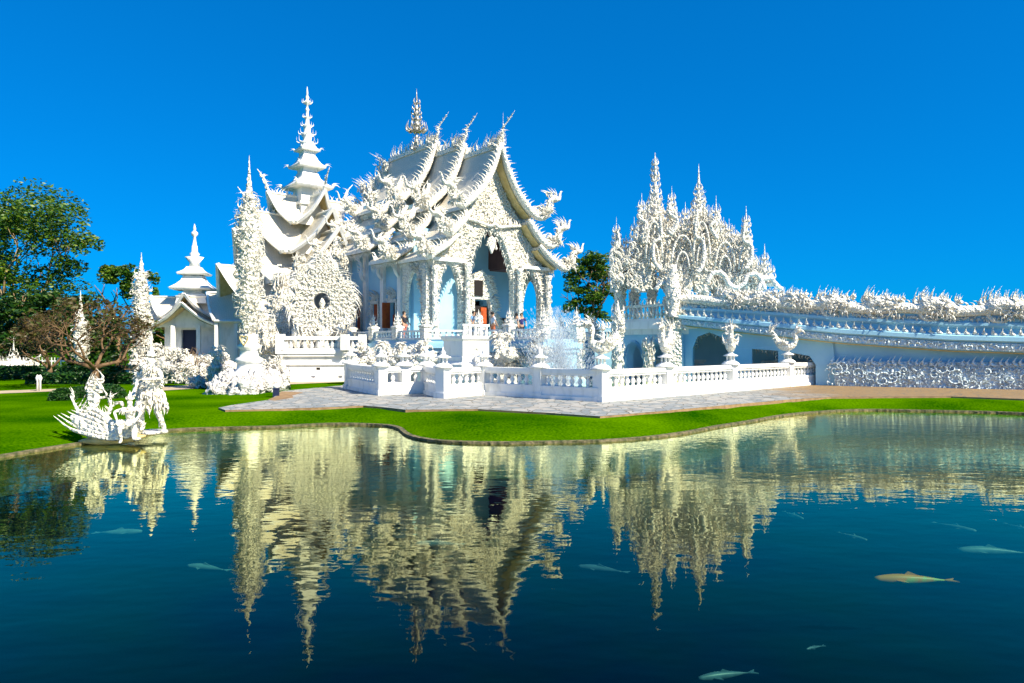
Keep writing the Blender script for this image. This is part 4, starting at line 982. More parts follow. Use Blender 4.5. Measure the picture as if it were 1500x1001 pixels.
# ---------------------------------------------------------------- cross-roofed pavilions
def gable_roof(t,dirs,e_top,e_low,hs,zr,ze,trim=.09,ped=True,name='roof'):
    """arms of a cruciform roof; ridge zr, eave ze, half span hs, ridge reach e_top, eave reach e_low"""
    zm=lerp(zr,ze,.62)
    for k,ang in enumerate(dirs):
        u=unit(ang); v=Vector((-u.y,u.x,0))
        def P(a,b,z): return tuple(u*a+v*b+UP*z)
        mb=MB()
        for s in (-1,1):
            m1=hs*.48
            # concave slope in two strips with thickness
            top=[P(0,0,zr),P(e_top,0,zr),P((e_top*.55+e_low*.45),s*m1,zm),P(m1*.9,s*m1,zm)]
            mb.add(top+[tuple(Vector(q)-UP*.1) for q in top],[(0,1,2,3),(7,6,5,4),(0,4,5,1),(1,5,6,2),(2,6,7,3),(3,7,4,0)])
            top=[P(m1*.9,s*m1,zm),P((e_top*.55+e_low*.45),s*m1,zm),P(e_low,s*hs,ze),P(hs,s*hs,ze)]
            mb.add(top+[tuple(Vector(q)-UP*.1) for q in top],[(0,1,2,3),(7,6,5,4),(0,4,5,1),(1,5,6,2),(2,6,7,3),(3,7,4,0)])
        r=mb.build(name,M['roofw'],t)
        mb=MB()
        for s in (-1,1):
            pth=smooth([P(e_top+.12,0,zr+.15),P((e_top*.55+e_low*.45)+.06,s*hs*.48,zm+.07),P(e_low+.05,s*hs*1.02,ze+.05),P(e_low+.1,s*hs*1.12,ze+.12)],4)
            mb.tube(pth,[trim*1.3]*len(pth),4,1.3,up=(0,0,1),sm=False)
            # eave board
            a=Vector(P(hs,s*hs,ze)); b=Vector(P(e_low,s*hs,ze)); mb.tube([a+UP*.0,b+UP*.0],trim,4,sm=False)
        mb.tube([P(0,0,zr+.05),P(e_top+.1,0,zr+.05)],trim,4,sm=False)
        mb.build('bargeboard',M['white'],r)
        if ped:
            a=e_low-.35
            mb=MB(); mb.add([P(a,-hs*.9,ze-.05),P(a,hs*.9,ze-.05),P(a,hs*.44,zm-.12),P(a,0,zr-.25),P(a,-hs*.44,zm-.12)],[(0,1,2,3,4)]); mb.build('gable_panel',M['white'],r)
            mb=MB()
            for s in (-1,1):
                q=[P(a+.02,0,zr-.16),P(e_top,0,zr-.14),P((e_top*.55+e_low*.45),s*hs*.48,zm-.14),P(e_low,s*hs,ze-.14),P(a+.02,s*hs,ze-.14),P(a+.02,s*hs*.48,zm-.14)]
                mb.add(q,[(0,1,2,5),(5,2,3,4)])
            mb.build('gable_soffit',M['soffit'],r)
def tier_spire(mb,fl,levels,x=0,y=0):
    """levels: list of (z_eave, half width, z_top, top half width)"""
    for ze,hw,ztp,tw in levels:
        mb.sq([(hw*1.0,ze-.12),(hw*1.06,ze),(hw*.78,lerp(ze,ztp,.3)),(tw*1.25,lerp(ze,ztp,.62)),(tw,ztp)],x,y)
        for sx in (-1,1):
            for sy in (-1,1):
                for q in range(fl): mb.flame((x+sx*hw*(1-.0*q),y+sy*hw*(1-.0*q),ze-.05),Vector((sx*(.7-.2*q),sy*(.7-.2*q),.35+.5*q)),Vector((sx,sy,0))*-1,hw*.45,hw*.07,1.3,5)
tx,ty=at(450,0,52)[:2]
tw_=thing('spired_pavilion','tall white tower pavilion with nested gables and many-tiered spire left of the hall','pavilion',(tx,ty,0),HA)
dirs=[0,PI/2,PI,-PI/2]
for et,el_,hs,zr,ze in ((2.9,1.9,1.5,13.2,11.0),(4.2,2.9,2.3,11.7,8.7),(5.3,3.9,3.2,10.2,6.5),(6.4,5.0,4.0,7.6,4.3)): gable_roof(tw_,dirs,et,el_,hs,zr,ze,.11)
mb=MB(); mb.sq([(.8,11.5),(.8,13.9)]); mb.sq([(.95,12.6),(.95,12.8)]); mb.build('tower_shaft',M['white'],tw_)
mb=MB(); tier_spire(mb,2,[(14.0,1.4,15.1,.6),(15.6,1.02,16.4,.5),(16.9,.72,17.3,.4)])
mb.sq([(.55,15.0),(.55,15.6)]); mb.sq([(.45,16.2),(.45,16.9)])
mb.lathe([(.42,17.2),(.55,17.45),(.3,17.6),(.36,17.9),(.46,18.1),(.25,18.25),(.28,18.6),(.34,18.75),(.16,18.9),(.16,19.3),(.22,19.4),(.1,19.5),(.12,19.9),(.17,20.0),(.08,20.1),(.08,20.3),(.22,20.45),(.24,20.6),(.1,20.75),(.16,20.9),(.06,21.1),(.08,21.25),(.01,21.75)],0,0,10)
for z,r,L in ((17.45,.5,.5),(18.1,.42,.4),(18.75,.3,.3),(19.4,.2,.25),(20.5,.22,.3)):
    for q in range(8):
        u=unit(q*PI/4+.3); mb.flame((u.x*r,u.y*r,z),u*.8+UP*.7,u,L,.05,1.3,4)
mb.build('tiered_spire',M['white'],tw_)
for ang,zr,e in ((PI,13.25,2.9),(0,13.25,2.9),(-PI/2,13.25,2.9),(PI,11.75,4.3)):
    mb=MB(); u=unit(ang)
    crest(mb,[tuple(u*1.0+UP*zr),tuple(u*e+UP*zr)],.22,.45,.07,side=u)
    p=smooth([u*(e-.1)+UP*(zr-.2),u*(e+.2)+UP*(zr+.4),u*(e+.35)+UP*(zr+.9),u*(e+.9)+UP*(zr+1.6)],4); n=len(p)
    mb.tube(p,[.16*(1-.93*i/n) for i in range(n)],6)
    for q in range(16):
        t=rnd(0,.8); c=p[int(t*(n-1))]; mb.flame(c,u*rnd(-.6,.8)+UP*.7,u,rnd(.3,.5),.06,1.3,4)
    mb.build('roof_finial',M['flame'],tw_)
mb=MB(); mb.sq([(3.2,0),(3.2,6.6)]); mb.sq([(4.4,0),(4.4,1.2)]); mb.build('pavilion_wall',M['white'],tw_)
for sx in (-1,1):
    for sy in (-1,1):
        mb=MB(); mb.box(sx*3.8-.15,sx*3.8+.15,sy*3.8-.15,sy*3.8+.15,1.2,4.4); mb.build('pavilion_column',M['white'],tw_)
# small pavilion
px_,py_=at(285,0,52)[:2]
sp=thing('small_pavilion','small plain white pavilion with tiered spire between the flame columns','pavilion',(px_,py_,0),R(10))
for et,el_,hs,zr,ze in ((2.55,1.7,1.35,5.65,4.15),(3.1,2.3,2.0,4.95,3.4)): gable_roof(sp,dirs,et,el_,hs,zr,ze,.08)
sp.scale=(1.16,1.05,1.0)
mb=MB(); mb.sq([(.95,5.2),(.8,5.9)]); tier_spire(mb,0,[(5.75,.9,6.0,.6),(6.35,1.2,7.3,.55),(7.5,.85,8.0,.4)]); mb.sq([(.55,5.9),(.55,6.4)]); mb.sq([(.4,7.2),(.4,7.5)])
mb.lathe([(.35,8.0),(.3,8.3),(.6,8.75),(.3,8.62),(.25,8.8),(.32,9.0),(.2,9.15),(.18,9.6),(.14,9.65),(.1,10.0),(.08,10.3),(.2,10.45),(.22,10.6),(.06,10.8),(.1,10.9),(.01,11.3)],0,0,10); mb.build('tiered_spire',M['white'],sp)
mb=MB(); mb.sq([(3.0,0),(3.0,.9),(2.8,.9),(2.8,1.4)]); mb.box(-.9,.9,-4.2,-3.0,0,.45); mb.box(-.9,.9,-3.7,-3.0,.45,.9); mb.build('pavilion_base',M['white'],sp)
for x in (-2.1,-.75,.75,2.1):
    for y in (-2.1,2.1): mb=MB(); mb.box(x-.12,x+.12,y-.12,y+.12,1.4,3.5); mb.build('pavilion_column',M['white'],sp)
mb=MB(); mb.box(-1.5,-.5,-1.2,1.2,1.4,4.2); mb.box(.5,1.5,-1.2,1.2,1.4,4.2); mb.box(-.5,.5,-1.2,1.2,3.2,4.2); mb.build('pavilion_wall',M['white'],sp)
mb=MB(); mb.box(-.48,.48,-.9,-.85,1.4,3.2); mb.build('doorway',M['boxblue'],sp)
# wing to its right
wx,wy=at(352,0,50)[:2]
wg=thing('gallery_wing','long white roofed gallery right of the small pavilion, half hidden by the flame column','gallery',(wx,wy,0),R(10))
def wing_sheet(mb,hs,zr,ze,L):
    for s in (-1,1):
        q=[(-L-.3,0,zr),(L,0,zr),(L,s*hs*.5,lerp(zr,ze,.6)),(-L+.2,s*hs*.5,lerp(zr,ze,.6))]; mb.add(q+[(a,b,c-.1) for a,b,c in q],[(0,1,2,3),(7,6,5,4),(0,4,5,1),(1,5,6,2),(2,6,7,3),(3,7,4,0)])
        q=[q[3],q[2],(L,s*hs,ze),(-L+.7,s*hs,ze)]; mb.add(q+[(a,b,c-.1) for a,b,c in q],[(0,1,2,3),(7,6,5,4),(0,4,5,1),(1,5,6,2),(2,6,7,3),(3,7,4,0)])
mb=MB(); wing_sheet(mb,2.0,5.8,3.75,1.9); rf=mb.build('roof',M['roofw'],wg)
mb=MB()
for s in (-1,1): mb.tube(smooth([(-2.25,0,5.9),(-1.85,s*1.0,4.65),(-1.3,s*2.1,3.8)],4),.12,4,sm=False); mb.tube([(-1.3,s*2.05,3.75),(1.9,s*2.05,3.75)],.1,4,sm=False)
mb.tube([(-2.2,0,5.87),(1.9,0,5.87)],.1,4,sm=False); mb.build('bargeboard',M['white'],rf)
mb=MB(); mb.box(-1.2,1.8,-1.2,1.2,0,3.9); mb.build('gallery_wall',M['white'],wg)
for x in (-1.2,.1,1.4): mb=MB(); mb.box(x-.12,x+.12,-1.95,-1.7,0,3.75); mb.build('gallery_column',M['white'],wg)
# ---------------------------------------------------------------- flame columns
def flame_column(px,d,y_tip,y_body,y_base,r,label,n,z0=0.0,ring=.34,cl=.55,heart=False):
    x,y,zt_=at(px,y_tip,d); zb_=at(px,y_body,d)[2]; zs=at(px,y_base,d)[2]
    t=thing('flame_column',label,'column',(x,y,z0),0,'white flame columns')
    H_=zb_-z0; z1=zs-z0
    b=MB(); b.lathe([(r*.6,z1),(r*.6,z1+.3),(r*.9,z1+(H_-z1)*.25),(r*.95,z1+(H_-z1)*.55),(r*.85,z1+(H_-z1)*.85),(r*.4,H_),(.09,H_+(zt_-zb_)*.35),(.04,H_+(zt_-zb_)*.7),(.01,zt_-z0)],0,0,12); b.build('column_body',M['carved'],t)
    f=MB(); z=z1+.2
    while z<H_:
        tt=(z-z1)/(H_-z1); rr_=r*(.62+.35*min(1,tt*4)) *(1 if tt<.8 else (1-tt)/.2*.6+.4)
        m=n
        for j in range(m):
            u=unit(rnd(0,2*PI)); sw=Vector((-u.y,u.x,0))*rnd(-.9,.9); f.flame((u.x*rr_*.9,u.y*rr_*.9,z+rnd(-ring,ring)),u*rnd(.4,1.2)+UP*rnd(.3,1.2)+sw,random.choice((u,u*-1,sw)),cl*rnd(.6,1.6),cl*rnd(.13,.2),2.6,5,1 if random.random()<.4 else 0)
        z+=ring
    for j in range(30):
        u=unit(rnd(0,2*PI)); z=H_+rnd(-.2,1)*(zt_-zb_)*.4; f.flame((0,0,z),u*.5+UP,u,cl*.9,.05,1.4,4)
    f.build('flame_curls',M['flame'],t)
    if heart:
        h=MB(); pth=[(.19*(sin(a)**3),-r-.12,z1-.15+.2*(.8*cos(a)-.31*cos(2*a)-.12*cos(3*a))*(1.5 if cos(a)<-.2 else 1)) for a in [2*PI*i/24 for i in range(25)]]
        h.tube(pth,.03,5); h.build('heart_relief',M['soffit'],t)
        h=MB(); h.plate([[(p[0]*.8,z1-.15+(p[2]-z1+.15)*.8) for p in pth[:-1]]],lambda u,v,q:(u,q,v),-r-.12,-r+.1); h.build('heart_plate',M['carved'],t)
    return t
flame_column(365,31,228,290,492,.5,'tallest white flame column, densely curled, with a heart relief near its foot',15,0,.15,.27,heart=True)
flame_column(207,40,370,400,520,.42,'mid-sized white flame column behind the bare frangipani tree',12,0,.17,.24)
flame_column(118,46,425,462,530,.42,'slim white twin-tipped flame column seen through the bare branches',9,0,.2,.24)
# pedestal of the tall column
cx_,cy_=at(365,0,31)[:2]
pd=thing('column_pedestal','tiered white pedestal under the tallest flame column, ringed by a rough whitewashed rock base','pedestal',(cx_,cy_,0),R(20))
mb=MB(); mb.lathe([(.7,0),(.7,.9),(.55,1.0),(.5,1.3),(.62,1.38),(.6,1.5),(.42,1.6),(.36,1.9),(.5,2.0),(.5,2.1),(.36,2.2),(.4,2.6)],0,0,14); mb.build('tiered_stem',M['white'],pd)
from mathutils import noise as mnoise
def rock(mb,c,r,sz=1.0,amp=.3,n=18,seed=0,fr=1.3):
    m=n//2; vs=[];fs=[]
    for i in range(m+1):
        th=PI*i/m
        for j in range(n):
            a=2*PI*j/n; u=Vector((sin(th)*cos(a),sin(th)*sin(a),-cos(th)))
            k_=1+amp*mnoise.noise(u*fr+Vector((seed,seed*.7,0)))*2+amp*.5*mnoise.noise(u*4+Vector((seed,0,seed)))
            vs.append((c[0]+u.x*r*k_,c[1]+u.y*r*k_,c[2]+u.z*r*sz*k_))
    for i in range(m):
        for j in range(n): j2=(j+1)%n; fs.append((i*n+j,i*n+j2,(i+1)*n+j2,(i+1)*n+j))
    mb.add(vs,fs,True)
mb=MB()
for q in range(16):
    a=2*PI*q/16; rock(mb,(.95*cos(a),.85*sin(a),.35),.40,1.3,.42,22,q*3.1,2.2)
mb.build('rock_base',M['rock'],pd)
def rockwork(px,py,d,w_,h_,n,label,seed,fl=60,group='white rockwork with flame sculpture'):
    st=random.getstate(); random.seed(seed)
    x,y,_=at(px,0,d); t=thing('rock_sculpture',label,'sculpture',(x,y,0),0,group); a=MB(); f=MB()
    for q in range(n):
        u=rnd(-.5,.5)*w_; z=rnd(.1,1)*h_*(1-abs(u/w_)*.7); rock(a,(u,rnd(-.4,.4),z*.7),rnd(.25,.45),rnd(.8,1.3),.5,22,q+seed,2.2)
        for k_ in range(int(fl*3.5/n)):
            f.flame((u+rnd(-.3,.3),rnd(-.5,.1),z+rnd(-.2,.25)),Vector((rnd(-1,1),rnd(-.5,.2),rnd(.1,1))),UP,rnd(.12,.3),.05,1.6,4)
    a.build('rock_mass',M['rock'],t); f.build('flame_curls',M['flame'],t); random.setstate(st)
rockwork(318,0,33.5,2.0,1.8,12,'white rockwork left of the tallest flame column, bluish in shade',5,120)
rockwork(396,0,32.5,1.3,1.9,9,'rounded white rockwork right of the tallest flame column',6,70)
rockwork(350,0,30.0,1.8,.8,10,'low rough white rockwork at the lawn in front of the tallest flame column',7,30)
rockwork(262,0,37,2.6,1.8,12,'white rockwork with curls behind the standing demon statue',8,150)
rockwork(226,0,39,2.6,2.2,12,'white rockwork at the foot of the mid-sized flame column',9,170)
rockwork(302,0,40,1.8,1.3,9,'smaller white rockwork behind the young frangipani',10,60)
# ---------------------------------------------------------------- round flame medallion on its walled platform
wp=[(-13.2,38.9),(-8.7,39.8),(-8.7,47),(-13.6,46)]
pf_=thing('medallion_platform','long white walled platform with balustrade carrying the round flame medallion','platform',(-11,39,0),0)
wl_=[(x+11,y-39) for x,y in wp]
mb=MB(); base_prism(mb,wl_,[(.25,0,.35),(.12,.35,.55),(0,.55,.95),(.1,.95,1.05),(0,1.05,1.45),(.15,1.45,1.6),(.22,1.6,1.8)]); mb.build('platform_wall',M['white'],pf_)
mb=MB(); mb.box(-.1,.1,-.28,-.22,.68,.82); mb.box(1.4,1.6,.0,.06,.68,.82)
mb.build('wall_vent',M['dark'],pf_)
mb=MB(); bl=MB()
for a,b in list(zip(wl_,wl_[1:]+wl_[:1])):
    mb.bar(a,b,.3,2.4,2.6); mb.bar(a,b,.26,1.8,1.9); A=Vector(a);Bv=Vector(b); n=int((Bv-A).length/.36)
    for i in range(n):
        q=A.lerp(Bv,(i+.5)/n); bl.lathe([(.08,1.9),(.13,2.05),(.06,2.25),(.09,2.4)],q.x,q.y,8)
for (x,y) in wl_+[(1.4,-.1+.35)]: mb.box(x-.22,x+.22,y-.22,y+.22,1.8,2.72)
mb.build('platform_rail',M['white'],pf_); bl.build('rail_balusters',M['white'],pf_)
mx_,my_=at(472,0,40.6)[:2]
md=thing('flame_medallion','large round white flame medallion with a hole at its centre on the walled platform','sculpture',(mx_,my_,1.8),R(8))
zc=2.9
mb=MB(); ring=[(1.5*cos(2*PI*i/40),zc+1.6*sin(2*PI*i/40)) for i in range(40)]; hole=[(.5*cos(-2*PI*i/20),zc+.5*sin(-2*PI*i/20)) for i in range(20)]
mb.plate([ring,hole],lambda u,v,t:(u,t,v),-.25,.25); mb.build('medallion_disc',M['carved'],md)
mb=MB()
for r_,n_,L in ((.56,22,.3),(.8,28,.34),(1.05,36,.36),(1.3,44,.4),(1.5,48,.5),(1.6,52,.75)):
    for j in range(n_):
        a=2*PI*(j+rnd(-.2,.2))/n_; mb.flame((r_*cos(a),-.25,zc+r_*1.04*sin(a)),Vector((cos(a),-.35 if r_<1.8 else -.05,sin(a))),Vector((-sin(a),0,cos(a)))*random.choice((-1,1)),L*rnd(.8,1.2),.085,1.7,5,2 if r_>1.4 else 0)
    if r_>1.5:
        for j in range(n_): a=2*PI*j/n_; mb.flame((r_*cos(a),.25,zc+r_*1.04*sin(a)),Vector((cos(a),.4,sin(a))),Vector((-sin(a),0,cos(a))),L,.085,1.7,4)
for q in range(130):
    x=rnd(-.7,.7); z=zc+1.6+rnd(0,1)*(1.35-abs(x)*1.6); mb.flame((x,rnd(-.2,.2),z),Vector((x*.8,-.1,1)),(1,0,0),rnd(.35,.6),.08,1.5,5)
mb.build('flame_rays',M['flame'],md)
mb=MB(); mb.lathe([(.5,0),(.4,.3),(.3,.7),(.6,1.0),(.3,1.15)],0,0,12); mb.lathe([(.05,0),(.2,.25),(.32,.6),(.3,1.2),(.05,1.6)],-1.5,.2,8); mb.lathe([(.05,0),(.2,.25),(.32,.6),(.3,1.0),(.05,1.3)],1.5,.2,8); mb.build('medallion_foot',M['flame'],md)
mb=MB(); mb.lathe([(.02,zc-.5),(.16,zc-.42),(.1,zc-.3),(.2,zc-.15),(.12,zc+.05),(.02,zc+.25)],0,0,10); mb.build('medallion_centre_figure',M['flame'],md)
# second flame mass behind, against the pavilion
for i,(px,d,w_,ht,zb_,lab) in enumerate(((412,43,2.0,4.6,1.8,'tall white flame sculpture left of the round medallion'),(440,45,1.8,6.0,1.8,'white flame sculpture rising behind the round medallion'),(497,44.5,1.5,7.0,1.8,'white flame sculpture between the medallion and the hall'),(392,40,1.2,2.4,1.2,'low white flame sculpture right beside the tallest flame column'))):
    x,y,_=at(px,0,d); t=thing('flame_sculpture',lab,'sculpture',(x,y,0),0); mb=MB(); mb.lathe([(w_*.35,0),(w_*.4,zb_),(w_*.45,zb_+ht*.35),(w_*.3,zb_+ht*.7),(.03,zb_+ht)],0,0,9); mb.build('sculpture_core',M['carved'],t)
    mb=MB()
    for q in range(int(85*ht*w_/2)):
        tt=rnd(0,1)**1.2; z=1.6+ (zb_+ht-1.6)*tt; u=unit(rnd(PI,2*PI) if random.random()<.8 else rnd(0,PI)); rr_=w_*.5*(1-tt)**.7*rnd(.6,1.1); mb.flame((u.x*rr_,u.y*rr_,z),u*.8+UP*.9,u*random.choice((-1,1)),rnd(.35,.65),.09,1.9,5)
    mb.build('flame_curls',M['flame'],t)
# ---------------------------------------------------------------- trees
def leafcloud(mb,c,rad,n,s,shell=.55):
    for i in range(n):
        u=Vector((rnd(-1,1),rnd(-1,1),rnd(-1,1)))
        while u.length>1 or u.length<.05: u=Vector((rnd(-1,1),rnd(-1,1),rnd(-1,1)))
        u=u.normalized()*(u.length**shell)
        p=Vector((c[0]+u.x*rad[0],c[1]+u.y*rad[1],c[2]+u.z*rad[2]))
        a=Vector((rnd(-1,1),rnd(-1,1),rnd(-.5,.5))).normalized(); b=a.cross(Vector((rnd(-1,1),rnd(-1,1),rnd(-1,1)))).normalized(); k_=s*rnd(.6,1.3)
        mb.add([p-a*k_,p+b*k_*.45,p+a*k_,p-b*k_*.45],[(0,1,2,3)])
def branch(mb,p,d,L,r,depth,spread,tips,up=.15,wig=.25,nsp=(2,3),n=5):
    pts=[p];dd=d.normalized(); k_=4
    for i in range(k_):
        dd=(dd+Vector((rnd(-1,1),rnd(-1,1),rnd(-1,1)))*wig+UP*up*.5).normalized(); pts.append(pts[-1]+dd*(L/k_))
    mb.tube(pts,[r*(1-.38*i/k_) for i in range(k_+1)],n)
    if depth==0: tips.append(pts[-1]); return
    for i in range(random.randint(*nsp)):
        a=Vector((rnd(-1,1),rnd(-1,1),rnd(-.4,.9))); a=(a-dd*a.dot(dd)).normalized()
        branch(mb,pts[-1] if i<2 else pts[-2],(dd+a*spread*rnd(.7,1.2)+UP*up).normalized(),L*rnd(.65,.85),r*.6,depth-1,spread,tips,up,wig,nsp,max(4,n-1))
def tree(label,px,d,trunk_h,r,clumps,leafn,ls,leafm='leaf',barkm='bark',name='leafy_tree',group=None,depth=3,L0=2.4,seed=1,spread=.8):
    st=random.getstate(); random.seed(seed)
    x,y,_=at(px,0,d); t=thing(name,label,'tree',(x,y,0),0,group); tr_=MB(); tips=[]
    tr_.tube([(0,0,-.2),(rnd(-.1,.1),0,trunk_h*.4),(rnd(-.2,.2),rnd(-.2,.2),trunk_h)],[r*1.3,r,r*.8],9)
    for i in range(3): branch(tr_,Vector((0,0,trunk_h*.92)),Vector((cos(i*2.1+.4)*spread,sin(i*2.1+.4)*spread,1)),L0,r*.55,depth,spread,tips)
    tr_.build('trunk',M[barkm],t); cr=MB()
    tot=sum(c[3]*c[4]*c[5] for c in clumps)
    for (cx,cy,dz,rx_,ry_,rz_) in clumps:
        c=at(cx,cy,d+dz); m=max(4,int(7*rx_)); w_=leafn*(rx_*ry_*rz_)/tot
        subs=[]
        for q in range(m):
            u=Vector((rnd(-1,1),rnd(-1,1),rnd(-1,1))).normalized()*rnd(.35,1); subs.append((Vector((u.x*rx_,u.y*ry_,u.z*rz_)),rnd(.22,.5)))
        for o_,k_ in subs: leafcloud(cr,(c[0]-x+o_.x,c[1]-y+o_.y,c[2]+o_.z),(rx_*k_,ry_*k_,rz_*k_),int(w_/m),ls)
    cr.build('crown',M[leafm],t); random.setstate(st); return t
tree('tallest broadleaf tree at the left edge with pale forked limbs and rounded dark green crown',35,58,4.0,.34,
 [(50,305,0,3.9,3.5,2.0),(20,330,1,3.0,3.5,2.6),(95,330,0,2.4,3,2.2),(118,362,0,1.3,2,1.7),(90,385,1,2.4,2.5,1.6),(15,400,0,2.6,3,1.8),(60,430,1,3.6,3,1.6),(75,465,0,3.2,3,1.6),(20,460,0,3.0,3,1.8),(-30,360,2,3.5,3.5,4)],22000,.17,'leaf','paleb',depth=3,L0=3.6,seed=4)
tree('smaller tree with a round tuft of green beyond the thin flame column',172,62,4.2,.2,[(172,402,0,1.6,1.6,1.6),(190,425,0,1.2,1,1.0),(215,420,1,1.0,1,1.6),(226,445,1,.8,1,1.3)],4200,.17,'leaf','bark',depth=2,L0=1.8,seed=5)
tree('dark dense tree mass behind the bare frangipani, far left',10,50,2.2,.25,[(10,470,0,2.8,2,2.6),(50,490,0,2.6,2,2.2),(0,510,1,2.5,2,1.8),(60,450,1,2.2,2,1.5)],6500,.22,'leafd','bark',depth=2,L0=1.8,seed=6)
tree('dark dense tree behind the thin flame column, with trunk hidden',120,54,2.2,.22,[(110,470,0,2.6,2,2.3),(150,485,0,2.3,2,2.0),(130,515,0,3.0,2,1.4),(95,440,0,2.0,2,1.2)],5500,.22,'leafd','bark',depth=2,L0=1.6,seed=7)
tree('bright green bushy tree behind the left corner of the small pavilion',250,60,1.8,.2,[(250,490,0,2.2,2,1.9),(222,500,0,1.8,2,1.6),(275,505,0,2.0,2,1.2)],3200,.2,'leaf','bark',depth=1,L0=1.2,seed=8)
tree('bright green tree seen between the gallery and the pavilion tower',400,70,1.8,.2,[(330,505,0,2.0,2,1.6),(380,500,0,2.2,2,1.8),(415,490,0,2.0,2,1.8)],2600,.22,'leaf','bark',depth=1,L0=1.2,seed=9)
tree('spreading green tree with layered crown between the hall and the gate',868,62,4.0,.25,[(850,385,0,1.8,2,.8),(872,380,0,1.8,2,.8),(862,400,0,2.2,2,.9),(885,400,0,1.6,2,.8),(850,420,0,1.6,2,.8),(868,435,0,1.9,2,.9),(895,425,0,1.4,2,1.0),(845,450,0,1.5,2,.7),(875,460,0,1.5,2,.8)],10000,.15,'leaf','bark',depth=3,L0=2.2,seed=10)
# bare frangipani
def bare_tree(label,px,d,h,r,seed,depth=5,L0=1.3,name='bare_frangipani',lean=(0,0,1),leaves=0,spread=1.05,m='fbark',nsp=(2,3)):
    st=random.getstate(); random.seed(seed); x,y,_=at(px,0,d); t=thing(name,label,'tree',(x,y,0),0); mb=MB(); tips=[]
    mb.tube([(0,0,-.1),(.04,0,h*.5),(lean[0]*h*.3,0,h)],[r*1.3,r,r*.95],8)
    for i in range(4): branch(mb,Vector((lean[0]*h*.3,0,h*.9)),Vector((cos(i*1.57+.3)*1.1,sin(i*1.57+.3)*1.0,.6)),L0,r*.6,depth,spread,tips,up=.06,wig=.3,nsp=nsp)
    mb.build('trunk',M[m],t); cr=MB()
    for p in tips:
        for q in range(leaves): 
            u=Vector((rnd(-1,1),rnd(-1,1),rnd(0,1))).normalized(); leafcloud(cr,p+u*.1,(.1,.1,.08),2,.11)
    if leaves: cr.build('crown',M['dry'],t)
    random.setstate(st)
bare_tree('large bare brown frangipani tree with tangled branches on the left lawn',138,34,1.0,.2,3,6,1.3,leaves=1,nsp=(2,3))
bare_tree('reddish bare frangipani just left of the large bare tree',72,40,.8,.16,12,6,1.05,leaves=1,nsp=(2,3))
bare_tree('young bare frangipani in front of the small pavilion steps',285,40,.45,.09,8,4,.62,leaves=0,spread=.7,m='paleb')
# clipped bushes and hedges
def bush(px,py,d,r,sz,label,n=2600,name='clipped_bush',long=None,group=None):
    x,y=at(px,0,d)[:2]; t=thing(name,label,'bush' if not long else 'hedge',(x,y,0),0,group); mb=MB()
    if long:
        for i in range(n):
            f=random.randint(0,2); lx,lyy,lz=long
            p=(rnd(-lx,lx),-lyy if f==0 else rnd(-lyy,lyy),rnd(0,lz) if f==0 else lz*rnd(.9,1.03)); leafcloud(mb,p,(.06,.06,.05),1,.12)
        mb.box(-long[0],long[0],-long[1]*.9,long[1],0,long[2]*.93)
    else:
        for i in range(n):
            u=Vector((rnd(-1,1),rnd(-1,1),rnd(0,1))).normalized(); leafcloud(mb,(u.x*r,u.y*r,u.z*r*sz),(.04,.04,.04),1,.09)
        mb.lathe([(r*.97,0),(r*.95,r*sz*.4),(r*.75,r*sz*.75),(r*.3,r*sz*.97),(.01,r*sz)],0,0,14)
    mb.build('foliage',M['hedge'],t)
bush(92,0,26.5,.42,1.0,'small round clipped bush on the lawn, left of the bare tree trunk')
bush(158,0,27.5,.62,.85,'larger dark rounded bush under the bare frangipani tree')
bush(118,0,27.8,.5,.8,'low dark bush half behind the two round ones on the lawn')
bush(60,0,42,0,0,'low dark clipped hedge below the trees at the far left',3500,'clipped_hedge',(5.5,.5,.75))
bush(130,0,37,0,0,'short dark hedge strip behind the bare frangipani tree',2500,'clipped_hedge',(3.2,.4,.55))
# paths
def strip(name,pts_,z,m): slab(name,pts_,z,m)
strip('garden_path',[gpt(-300,579),gpt(-300,574.5),gpt(0,573),gpt(82,570),gpt(82,573.5),gpt(0,577)],.012,M['path'])
strip('lawn_path',[gpt(235,567),gpt(330,561.5),gpt(420,559),gpt(510,555.5),gpt(512,559.5),gpt(420,563.5),gpt(333,566.5),gpt(240,572.5)],.012,M['path'])
strip('pavilion_path',[gpt(240,553),gpt(330,551),gpt(330,553.5),gpt(240,556)],.012,M['path'])
# planting soil strip in front of the column
strip('bare_soil_patch',[gpt(405,583),gpt(392,588),gpt(402,589.5),gpt(430,585),gpt(428,582),gpt(445,577),gpt(412,575.5)],.064,M['edge'])
# far wood
def farwood():
    mb=MB()
    for i in range(300):
        x=rnd(-150,-12); y=130+rnd(0,14); h=rnd(3.0,6.5)*(1.0 if x<-60 else .75); leafcloud(mb,(x,y,h*.5),(rnd(1.5,3),1.5,h*.55),42,.55)
    for i in range(160):
        x=rnd(10,120); y=120+rnd(0,10); h=rnd(2.5,4.5); leafcloud(mb,(x,y,h*.5),(rnd(1.5,3),1.5,h*.55),34,.55)
    o=mb.build('far_wood',M['leafd']); o['kind']='stuff'; o['label']='low dark line of far trees behind the garden'; o['category']='wood'
farwood()
